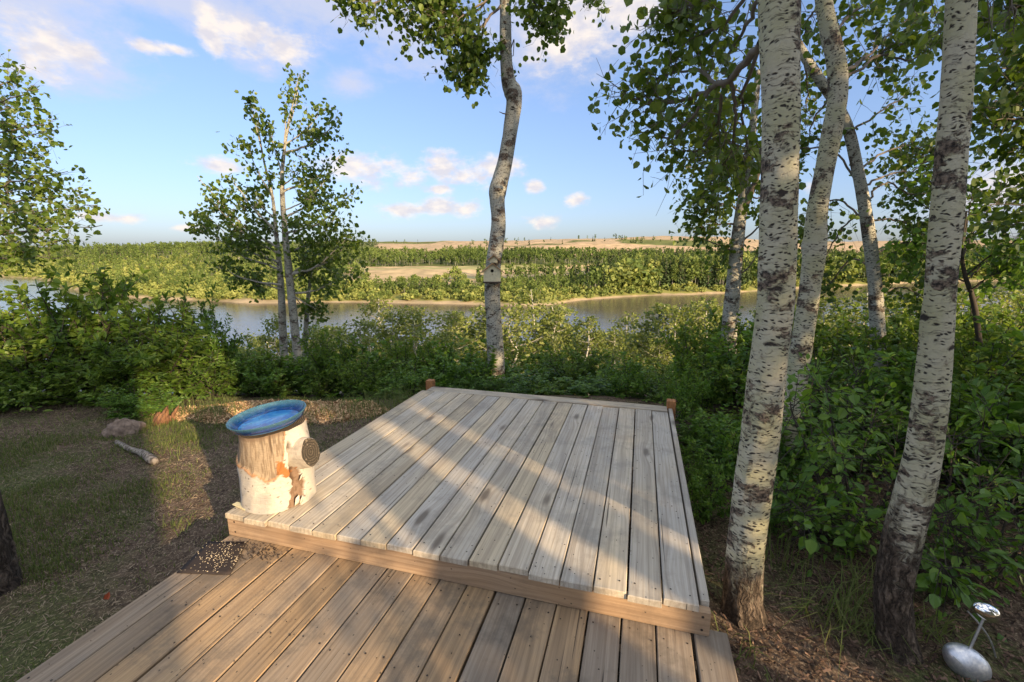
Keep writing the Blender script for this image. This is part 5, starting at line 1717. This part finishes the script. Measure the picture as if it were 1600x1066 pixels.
# ------------------------------------------------------------------ dark sheet, seeds and litter
def seed_sheet():
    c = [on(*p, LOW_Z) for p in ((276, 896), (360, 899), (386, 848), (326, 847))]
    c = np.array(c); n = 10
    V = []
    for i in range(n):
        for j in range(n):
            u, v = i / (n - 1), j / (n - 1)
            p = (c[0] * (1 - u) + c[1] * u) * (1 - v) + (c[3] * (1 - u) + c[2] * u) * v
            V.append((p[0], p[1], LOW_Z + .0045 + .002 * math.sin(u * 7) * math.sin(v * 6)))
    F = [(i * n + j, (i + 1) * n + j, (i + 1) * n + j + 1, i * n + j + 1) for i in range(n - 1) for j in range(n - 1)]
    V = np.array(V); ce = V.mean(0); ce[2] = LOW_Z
    o = link('dark_sheet', mesh_np('dark_sheet', V - ce, [np.array(F)], plain('dark_sheet_surface', (.040, .031, .027), .85, .2, .3, 90)), loc=ce)  # thin dark sheet lying flat on the lower boards
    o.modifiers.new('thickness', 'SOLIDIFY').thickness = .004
    tag(o, 'thin dark sheet strewn with birdseed on the lower deck below the stump', 'mat')
    rng = np.random.default_rng(51)

    def grains(name, label, cat, P, size, mat):
        k = len(P); a = rng.random(k) * 6.283
        ax = np.stack([np.cos(a), np.sin(a), rng.normal(0, .12, k)], -1)
        V, F = leaf_arrays(P, ax, np.array([0, 0, 1.]) + rng.normal(0, .25, (k, 3)), size * rng.uniform(.6, 1.3, k), OVAL * np.array([1, 1, 2.2]))
        ob = link(name, mesh_np(name, V, [F], mat, smooth=False)); tag(ob, label, cat, kind='stuff')
    u = np.clip(rng.normal(.60, .24, 260), .03, .97); v = np.clip(rng.normal(.52, .26, 260), .05, .97)
    P = (c[0] * (1 - u[:, None]) + c[1] * u[:, None]) * (1 - v[:, None]) + (c[3] * (1 - u[:, None]) + c[2] * u[:, None]) * v[:, None]
    P[:, 2] = LOW_Z + .0085
    grains('birdseed', 'pale birdseed scattered over the dark sheet', 'birdseed', P, .0062, plain('pale_seed', (.62, .52, .36), .6, .3, .2, 200))
    q = np.array([on(400 + rng.normal(0, 24), 858 + rng.normal(0, 9) + 4, LOW_Z) for _ in range(260)])
    loc = np.array([deck_local(p) for p in q])
    q = q[(loc[:, 1] < -.01) & (loc[:, 0] > .02)]; q[:, 2] = LOW_Z + .003
    grains('seed_husks', 'dark seed husks swept against the step beside the dark sheet', 'husks', q, .009, plain('dark_husk', (.06, .045, .035), .8, .2, .3, 200))
    # crumbs and bits of bark over both decks
    P = []
    for _ in range(420):
        x, y = rng.uniform(.03, 2.45), rng.uniform(-1.9, 2.3)
        z = UP_Z if y > .02 else LOW_Z
        if y > -.02 and y < .02: continue
        P.append(FL * np.array([1, 1, 0]) + BX * x + BY * y + np.array([0, 0, z + .003]))
    grains('deck_crumbs', 'tiny dark crumbs and droppings scattered over the deck boards', 'litter', np.array(P), .0075, plain('dark_crumb', (.07, .052, .04), .85, .2, .4, 200))


seed_sheet()


def dead_leaf():
    p = on(168, 943, 0.0)
    rng = np.random.default_rng(52)
    V, F = leaf_arrays([[0, 0, .012]], np.array([[.2, .3, .9]]), np.array([[.3, -.9, .3]]), .036, ROUND * np.array([1, .8, 2.5]))
    o = link('fallen_leaf', mesh_np('fallen_leaf', V, [F], plain('rust_leaf', (.36, .085, .035), .6, .3, .3, 60), smooth=False), loc=(p[0], p[1], float(height(p[0], p[1])) + .01))
    tag(o, 'rust-red fallen leaf on the shaded lawn by the lower deck', 'leaf')


dead_leaf()


# ------------------------------------------------------------------ grass, thatch, mulch
def in_deck(x, y, m=.0):
    lx = (x - FL[0]) * BX[0] + (y - FL[1]) * BX[1]; ly = (x - FL[0]) * BY[0] + (y - FL[1]) * BY[1]
    return (lx > -.01 - m) & (lx < 2.53 + m) & (ly < 2.47 + m) & (ly > -3.7)


def mulch_mask(x, y):
    u = (x + 2.55) / 1.35; v = (y - 4.75) / .52
    return u * u + v * v + (fbm(x * 2, y * 2, 111) - .5) * .9 < 1


def blades(name, label, cat, X, Y, H, Wd, mat, rng, lean=.45, lv=None):
    n = len(X); Z = height(X, Y) - .004
    a = rng.random(n) * 6.283; d = np.stack([np.cos(a), np.sin(a), 0 * a], -1); s = np.stack([-np.sin(a), np.cos(a), 0 * a], -1)
    B = np.stack([X, Y, Z], -1); ln = (lean * rng.random(n))[:, None]
    up = np.array([0, 0, 1.0])
    h = H[:, None]; w = Wd[:, None]
    p1 = B + (up * .6 + d * ln * .35) * h; p2 = B + (up * (1 - .35 * ln) + d * ln * 1.15) * h
    V = np.stack([B - s * w, B + s * w, p1 + s * w * .8, p1 - s * w * .8, p2], 1).reshape(-1, 3)
    b = (np.arange(n) * 5)[:, None]
    lv = rng.random(n) if lv is None else lv
    me = mesh_np(name, V, [b + np.array([0, 1, 2, 3]), b + np.array([3, 2, 4])], mat, pattr={'lv': np.repeat(lv, 5)}, smooth=False)
    tag(link(name, me), label, cat, kind='stuff')


def flat_bits(name, label, cat, X, Y, Ln, Wd, mat, rng, tilt=.25, lift=.006):
    n = len(X); Z = height(X, Y) + lift * rng.random(n)
    a = rng.random(n) * 6.283
    d = nrm(np.stack([np.cos(a), np.sin(a), rng.normal(0, tilt, n)], -1)); s = nrm(np.cross(d, np.array([0, 0, 1.]) + rng.normal(0, tilt, (n, 3))))
    B = np.stack([X, Y, Z + Wd * .5], -1); L = Ln[:, None]; w = Wd[:, None]
    V = np.stack([B - d * L - s * w, B - d * L * .9 + s * w, B + d * L + s * w * .7, B + d * L * .85 - s * w], 1).reshape(-1, 3)
    me = mesh_np(name, V, [np.arange(n * 4).reshape(-1, 4)], mat, pattr={'lv': np.repeat(rng.random(n), 4)}, smooth=False)
    tag(link(name, me), label, cat, kind='stuff')


def bits_mat(name, a, b, c):
    m = M(name); v = m.attr('lv')
    return m.done(m.bsdf(m.ramp(v, [(0.05, a), (.5, b), (.95, c)]), .85, .15))


def lawn():
    rng = np.random.default_rng(61)
    n = 330000
    X = rng.uniform(-7.5, 2.0, n); Y = rng.uniform(.8, 5.6, n)
    inview = np.abs(X) < Y * 1.22 + .6
    near = rng.random(n) < np.clip(3.2 / np.maximum(Y, 1.2), .25, 1)
    g = fbm(X * 1.15, Y * 1.15, 121); g2 = fbm(X * 4, Y * 4, 123)
    ok = inview & near & ~in_deck(X, Y) & (X < -.9) & ~mulch_mask(X, Y) & (rng.random(n) < sstep(g * .65 + g2 * .35, .40, .60) * .95 + .06)
    X, Y, g = X[ok], Y[ok], g[ok]
    n = len(X)
    H = rng.uniform(.018, .05, n) * (.7 + .8 * sstep(g, .45, .7)); W = rng.uniform(.0012, .0024, n)
    blades('lawn_grass', 'thin patchy lawn grass left of the decks', 'grass', X, Y, H, W, GRASS, rng, .9)
    n = 80000
    X = rng.uniform(-7.5, -.9, n); Y = rng.uniform(.8, 5.5, n)
    ok = (np.abs(X) < Y * 1.22 + .6) & ~in_deck(X, Y) & ~mulch_mask(X, Y) & (rng.random(n) < np.clip(3.4 / np.maximum(Y, 1.2), .3, 1))
    X, Y = X[ok], Y[ok]; n = len(X)
    flat_bits('lawn_thatch', 'dry straw and clippings lying in the bare patches of the lawn', 'thatch', X, Y, rng.uniform(.005, .019, n) , rng.uniform(.0008, .0018, n),
              bits_mat('dry_thatch', (.10, .07, .045), (.20, .15, .10), (.34, .27, .18)), rng, .4, .012)
    n = 30000
    X = rng.uniform(-4.2, -.8, n); Y = rng.uniform(3.9, 5.6, n)
    ok = mulch_mask(X, Y) & ~in_deck(X, Y); X, Y = X[ok], Y[ok]; n = len(X)
    flat_bits('wood_chip_mulch', 'tan wood chip mulch spread behind the stump beside the platform', 'mulch', X, Y, rng.uniform(.012, .032, n), rng.uniform(.003, .008, n),
              bits_mat('wood_chips', (.24, .14, .07), (.46, .29, .15), (.66, .45, .25)), rng, .5, .022)
    n = 26000
    X = rng.uniform(.7, 3.4, n); Y = rng.uniform(.7, 4.0, n)
    ok = ~in_deck(X, Y); X, Y = X[ok], Y[ok]; n = len(X)
    flat_bits('bark_litter', 'dark bark chips and dead leaves under the aspens on the right', 'litter', X, Y, rng.uniform(.005, .019, n), rng.uniform(.0012, .005, n),
              bits_mat('bark_chips', (.035, .024, .018), (.085, .052, .036), (.20, .13, .09)), rng, .45, .015)
    # tufts of long grass
    XX, YY, HH = [], [], []
    for (px, py, k, h, r) in [(1310, 985, 60, .17, .05), (1350, 940, 50, .20, .05), (1210, 880, 40, .16, .05), (1240, 870, 30, .15, .05), (1445, 990, 50, .14, .05), (1300, 960, 40, .22, .06), (1165, 1035, 30, .08, .05), (1395, 985, 25, .12, .05),
                              (1360, 990, 30, .10, .05), (1190, 790, 40, .16, .06), (330, 650, 160, .16, .14), (315, 640, 140, .2, .14), (200, 700, 60, .07, .07), (265, 690, 180, .08, .2), (290, 690, 180, .07, .25), (240, 705, 140, .07, .15),
                              (110, 655, 160, .08, .35), (30, 665, 160, .09, .3), (170, 640, 120, .10, .25), (265, 825, 60, .06, .06), (560, 640, 160, .16, .2), (600, 632, 160, .2, .2), (520, 645, 120, .14, .2), (630, 620, 160, .2, .2), (450, 640, 100, .12, .2)]:
        p = on(px, py, 0.0)
        XX.append(p[0] + rng.normal(0, r * 1.3, k)); YY.append(p[1] + rng.normal(0, r * 1.3, k)); HH.append(h * rng.uniform(.35, 1.45, k))
    XX, YY, HH = (np.concatenate(v) for v in (XX, YY, HH))
    ok = ~in_deck(XX, YY); XX, YY, HH = XX[ok], YY[ok], HH[ok]
    blades('long_grass', 'tufts of long green grass round the trunks and along the hedge', 'grass', XX, YY, HH, np.full(len(XX), .0026), GRASS, rng, 1.9, np.clip(rng.normal(.65, .2, len(XX)), 0, 1))


lawn()


# ------------------------------------------------------------------ rock, log, splintered stump
def lump(name, c, sx, sy, sz, seed, mat, label, cat, rz=0, amp=.35):
    n, m = 40, 24
    V = []
    for j in range(m + 1):
        for i in range(n):
            a = i / n * 2 * math.pi; b = j / m * math.pi
            d = np.array([math.cos(a) * math.sin(b), math.sin(a) * math.sin(b), math.cos(b)])
            k = 1 + amp * (float(fbm(np.array(d[0] * 1.6 + 5 + d[2]), np.array(d[1] * 1.6 + 3 - d[2]), seed)) - .5) * 2
            V.append(d * k * np.array([sx, sy, sz]))
    F = [(j * n + i, j * n + (i + 1) % n, (j + 1) * n + (i + 1) % n, (j + 1) * n + i)[::-1] for j in range(m) for i in range(n)]
    o = link(name, mesh_np(name, V, [np.array(F)], mat), loc=c); o.rotation_euler = (0, 0, rz)
    return tag(o, label, cat)


def yard_bits():
    rng = np.random.default_rng(71)
    p = on(180, 684, 0.0)
    lump('field_rock', (p[0], p[1] + .12, .03), .155, .12, .105, 5, plain('brown_rock', (.27, .20, .15), .95, .15, .9, 22, .03), 'rounded brown rock half hidden by the low shrub at the lawn edge', 'rock', .3, .55)
    # pale weathered branch on the grass
    a, b = on(182, 690, .03), on(242, 722, .03)
    ac = Acc()
    P = [a, a * .7 + b * .3 + np.array([.03, -.02, .0]), a * .35 + b * .65 + np.array([0, .02, .0]), b]
    P = [np.array([q[0], q[1], float(height(q[0], q[1])) + .028]) for q in P]
    c = P[0].copy(); c[2] = 0
    path = catmull(P, 30) - c
    ac.tube(path, np.interp(np.linspace(0, 1, 30), [0, .5, .9, 1], [.018, .024, .034, .028]), 10, disp=lambda l, g: 1 + (fbm(g * 2, l * 9, 5) - .5) * .35, cap=True)
    m = M('weathered_branch'); o = m.obj()
    mat = m.done(m.bsdf(m.mix(m.rng(m.noise(m.mapping(o, (40, 40, 40)), 1.0, 5), .4, .6), (.11, .09, .07), (.30, .26, .215)), .9, .2, m.noise(o, 60, 4), .004, .8))
    tag(link('fallen_branch', ac.mesh('fallen_branch', mat), loc=c), 'grey weathered branch lying on the grass beside the rock', 'branch')
    # splintered orange stump
    p = on(253, 663, 0.0); z = float(height(p[0], p[1]))
    e = empty('splintered_stump', (p[0], p[1], z)); tag(e, 'splintered orange rotten stump beside the low shrub', 'stump')
    mw = M('rotten_wood'); o = mw.obj()
    MW = mw.done(mw.bsdf(mw.ramp(mw.noise(mw.mapping(o, (60, 60, 6)), 1.0, 5, .6), [(.3, (.045, .026, .017)), (.5, (.15, .078, .042)), (.7, (.30, .16, .085))]), .9, .15, mw.noise(mw.mapping(o, (80, 80, 8)), 1.0, 4), .006, .8))
    for k in range(14):
        x, y = rng.normal(0, .055), rng.normal(0, .05); h = rng.uniform(.04, .20); w = rng.uniform(.022, .05); lx = rng.uniform(.2, .75) * h; a = rng.random() * 3
        V = []
        for t, s in ((0, 1.2), (.5, .9), (.85, .55), (1, .1)):
            for q in range(5):
                an = q * 1.2566 + a
                V.append((x + lx * t + math.cos(an) * w * s, y + math.sin(an) * w * s * .6, h * t - .02 * (t == 0)))
        F = [(q * 5 + j, q * 5 + (j + 1) % 5, (q + 1) * 5 + (j + 1) % 5, (q + 1) * 5 + j) for q in range(3) for j in range(5)]
        link('splinter', mesh_np('splinter', V, [np.array(F)], MW, smooth=False), e)


yard_bits()


# ------------------------------------------------------------------ birdhouse
def birdhouse():
    # nailed to the near side of the trunk
    p = at(767.5, 441, 6.05)
    i = np.argmin(np.abs(BIRD_PATH[:, 2] - (p[2] + .05)))
    tc = BIRD_PATH[i]
    e = empty('birdhouse', (p[0], tc[1] - tc[3] - .0, p[2]), math.radians(4))
    e.scale = (1.0, 1.0, 1.0)
    tag(e, 'small cream birdhouse with two stepped tan roofs nailed to the middle aspen', 'birdhouse')
    cream = plain('cream_paint', (.66, .60, .40), .7, .3, .3, 40)
    tan = wood_mat('birdhouse_roof_wood', (.36, .24, .13), (.46, .29, .14), (.16, .09, .05), .6, .2)
    hole = plain('dark_hole', (.012, .010, .009), .9, .1, .1)
    dep = .13

    def gable(nm, x0, x1, z0, z1, z2, y0, y1, mat, parent):
        xm = (x0 + x1) / 2
        pr = [(x0, z0), (x1, z0), (x1, z1), (xm, z2), (x0, z1)]
        V = [(x, y0, z) for x, z in pr] + [(x, y1, z) for x, z in pr]
        me = bpy.data.meshes.new(nm)
        me.from_pydata(V, [], [(0, 1, 2, 3, 4), (9, 8, 7, 6, 5)] + [(k, 5 + k, 5 + (k + 1) % 5, (k + 1) % 5) for k in range(5)])
        me.materials.append(mat)
        import bmesh
        bm = bmesh.new(); bm.from_mesh(me); bmesh.ops.recalc_face_normals(bm, faces=bm.faces); bm.to_mesh(me); bm.free()
        return link(nm, me, parent)

    def roof(nm, xm, z2, half, slope, y0, y1, parent):
        for s in (-1, 1):
            L = half / math.cos(slope)
            o = link(nm, box_mesh(nm, 0, L, y0, y1, 0, .014, tan, .002), parent)
            o.location = (xm, 0, z2 + .002); o.rotation_euler = (0, slope if s > 0 else math.pi - slope, 0)
            if s < 0: o.location = (xm, 0, z2 + .002 + .014 * math.cos(slope))
    b = gable('front_box', -.115, .115, 0, .14, .235, -dep, .0, cream, e)
    roof('roof_panel', 0, .238, .155, math.radians(39), -dep - .03, .0, e)
    t = gable('upper_box', -.035, .075, .255, .30, .345, -dep + .03, .0, cream, e)
    roof('upper_roof_panel', .02, .348, .085, math.radians(40), -dep, .0, e)
    link('base_board', box_mesh('base_board', -.125, .125, -dep - .02, 0, -.022, -.002, plain('dark_board', (.075, .055, .04), .8, .2, .3), .003), e)
    V = [(.0 + math.cos(k * .3927) * .022, -dep - .0015, .145 + math.sin(k * .3927) * .022) for k in range(16)]
    link('entrance_hole', mesh_np('entrance_hole', V, [np.array([[0, k, k + 1] for k in range(1, 15)])], hole), e)
    link('perch', box_mesh('perch', -.005, .005, -dep - .035, -dep, .095, .105, tan, .001), e)


birdhouse()


# ------------------------------------------------------------------ steel garden ornament
def ornament():
    g = on(1512, 1078, 0.0)
    Y0 = 1.56
    e = empty('garden_ornament', (at(1512, 1040, Y0)[0], Y0, 0)); base = np.array(e.location)
    tag(e, 'stainless steel garden ornament of two ovals on rods at the bottom right', 'ornament')
    m1 = M('brushed_steel'); o = m1.obj()
    BR = m1.done(m1.bsdf(m1.mix(m1.rng(m1.noise(o, 90, 4), .35, .65), (.60, .62, .66), (.78, .78, .78)), .42, .5, m1.noise(o, 160, 4), .0006, .6, Metallic=.85))
    m2 = M('polished_steel'); PO = m2.done(m2.bsdf((.82, .80, .76), .05, .5, Metallic=1.0))

    def egg(nm, px, py, half_l, half_w, angle_img, mat, yaw=.35, fat=.9):
        c = at(px, py, Y0) - base
        V, F = [], []
        n, mm = 48, 28
        ax = np.array([math.cos(angle_img), -.25, -math.sin(angle_img)]); ax = nrm(ax)
        v = nrm(np.array([0, 1, 0]) - ax * ax[1]); w = np.cross(ax, v)
        for j in range(mm + 1):
            b = j / mm * math.pi
            for i in range(n):
                a = i / n * 2 * math.pi
                k = 1 + .10 * math.cos(b)
                V.append(c + ax * math.cos(b) * half_l + (v * math.cos(a) * fat + w * math.sin(a)) * math.sin(b) * half_w * k)
        for j in range(mm):
            for i in range(n): F.append((j * n + i, j * n + (i + 1) % n, (j + 1) * n + (i + 1) % n, (j + 1) * n + i))
        return link(nm, mesh_np(nm, V, [np.array(F)[:, ::-1]], mat), e)
    s = 1.72 / FPX
    egg('body', 1509, 1035, 36 * s, 26 * s, math.radians(38), BR)
    egg('head', 1541, 956, 20.5 * s, 14 * s, math.radians(24), PO)

    def wire(nm, pts, r, mat):
        a = Acc(); P = np.array([at(*p) - base for p in pts]); path = catmull(P, 30); a.tube(path, r, 8, cap=True)
        link(nm, a.mesh(nm, mat), e)
    wire('neck_rod', [(1514, 1018, Y0), (1537, 966, Y0)], .0045, BR)
    wire('hoop', [(1512, 955, Y0 + .04), (1530, 975, Y0 + .05), (1547, 1000, Y0 + .06), (1556, 1030, Y0 + .06), (1556, 1060, Y0 + .06), (1552, 1090, Y0 + .06)], .003, BR)
    for x in (1498, 1512):
        p = at(x, 1058, Y0)
        a = Acc(); a.tube(np.array([[p[0], p[1], p[2]], [p[0] + .004, p[1], p[2] * .5], [p[0], p[1], -.05]]) - base, .0035, 6)
        link('leg', a.mesh('leg', BR), e)


ornament()
# ------------------------------------------------------------------ what stands behind the viewer and shades the yard
SA = np.array([-math.sin(SUN_AZ), math.cos(SUN_AZ)])       # the way shadows run
SB = np.array([math.cos(SUN_AZ), math.sin(SUN_AZ)])        # across them


def us(u, s):
    p = SB * u + SA * s
    return p[0], p[1]


def house():
    x, y = us(0.02, -8.0)
    e = empty('house', (x, y, 0), SUN_AZ)
    tag(e, 'tan sided house standing behind the viewer, left of the low sun', 'house')
    side = plain('tan_siding', (.42, .36, .28), .8, .2, .2, 6)
    roof = plain('brown_shingles', (.10, .075, .06), .9, .1, .4, 12)
    trim = plain('white_trim', (.75, .74, .70), .6, .3, .1, 10)
    glass = plain('window_glass', (.03, .04, .05), .05, .6, .1, 3)
    link('wall', box_mesh('wall', -10, 0, -6, 0, 0, 3.9, side, .01), e)
    V = [(-10.3, .35, 3.86), (.0, .35, 3.86), (.0, -3, 5.55), (-10.3, -3, 5.55), (-10.3, -6.35, 3.86), (.0, -6.35, 3.86)]
    o = link('roof', mesh_np('roof', V, [np.array([[0, 1, 2, 3], [3, 2, 5, 4]])], roof, smooth=False), e)
    o.modifiers.new('thickness', 'SOLIDIFY').thickness = .12
    link('gable', mesh_np('gable', [(-.03, 0, 3.9), (-.03, -6, 3.9), (-.03, -3, 5.4)], [np.array([[0, 1, 2]])], side), e)
    for wx in (-8.2, -5.6, -3.0):
        f = link('window', box_mesh('window', wx - .65, wx + .65, .01, .06, 1.0, 2.2, trim, .01), e)
        link('pane', box_mesh('pane', wx - .57, wx + .57, .062, .07, 1.08, 2.12, glass, 0), f)


def shade_tree(u, s, r, z0, z1, rad, label, limbs=18, seed=0, low=False, size=.085, twigs=16, per=1.6):
    rng = np.random.default_rng(seed)
    x, y = us(u, s)
    e = start_tree('aspen_tree', label, (x, y, 0))
    tr, tw, an = Acc(), Acc(), []
    n = 10; t = np.linspace(0, 1, n)
    P = np.stack([x + rng.normal(0, .02, n) * (t > .05), y + rng.normal(0, .02, n) * (t > .05), t * z1 - .02], -1)
    path = catmull(P, 60)
    tr.tube(path, np.interp(np.linspace(0, 1, 60), [0, .04, .5, 1], [r * 1.25, r, r * .9, .02]), 20, age=1 - sstep(path[:, 2], .3, 1.2))
    top_crown(tw, an, rng, path_at(path), z0, z1, rad, limbs, .7, twigs)
    finish_tree(e, tr, tw, an, rng, BARK_GREY, LEAF_ASPEN, per, size, .06)


house()
shade_tree(1.15, -6.4, .235, 3.9, 6.8, 1.0, 'stout aspen behind the viewer whose trunk shades the middle of the deck', 14, 501)
shade_tree(1.695, -7.0, .165, 3.5, 6.6, 1.0, 'medium aspen behind the viewer between two strips of sunlight', 14, 502)
shade_tree(2.52, -8.0, .13, .5, 6.5, .42, 'narrow leafy aspen behind the viewer, branched to the ground', 34, 503, size=.08, twigs=10)
shade_tree(3.45, -9.0, .14, .6, 6.0, .8, 'bushy aspen behind the viewer shading the right-hand thicket', 26, 504)
shade_tree(4.9, -8.5, .14, .5, 3.8, 1.1, 'low spreading aspen behind the viewer at the far right', 22, 505)
shade_tree(6.6, -9.0, .16, .5, 7.5, 1.5, 'tall dense aspen behind the viewer at the far right end', 26, 506)
shade_tree(2.3, -11.0, .15, 3.8, 8.0, 1.3, 'tall aspen farther behind the viewer with a high crown', 20, 507)
shade_tree(4.2, -11.5, .15, 5.3, 9.0, 1.4, 'tallest aspen farther behind the viewer, its crown shading the birdhouse tree', 20, 508)
shade_tree(.66, -4.6, .02, .35, 1.85, .26, 'small sapling behind the viewer beside the lower deck', 12, 509, size=.05, twigs=7, per=1.2)
shade_tree(-.14, -7.7, .05, 4.25, 5.9, .80, 'slender aspen added behind the viewer to soften the shadow edge of the house corner', 13, 510, size=.075, twigs=10, per=1.3)  # unseen tree, put in to dapple the sharp house shadow
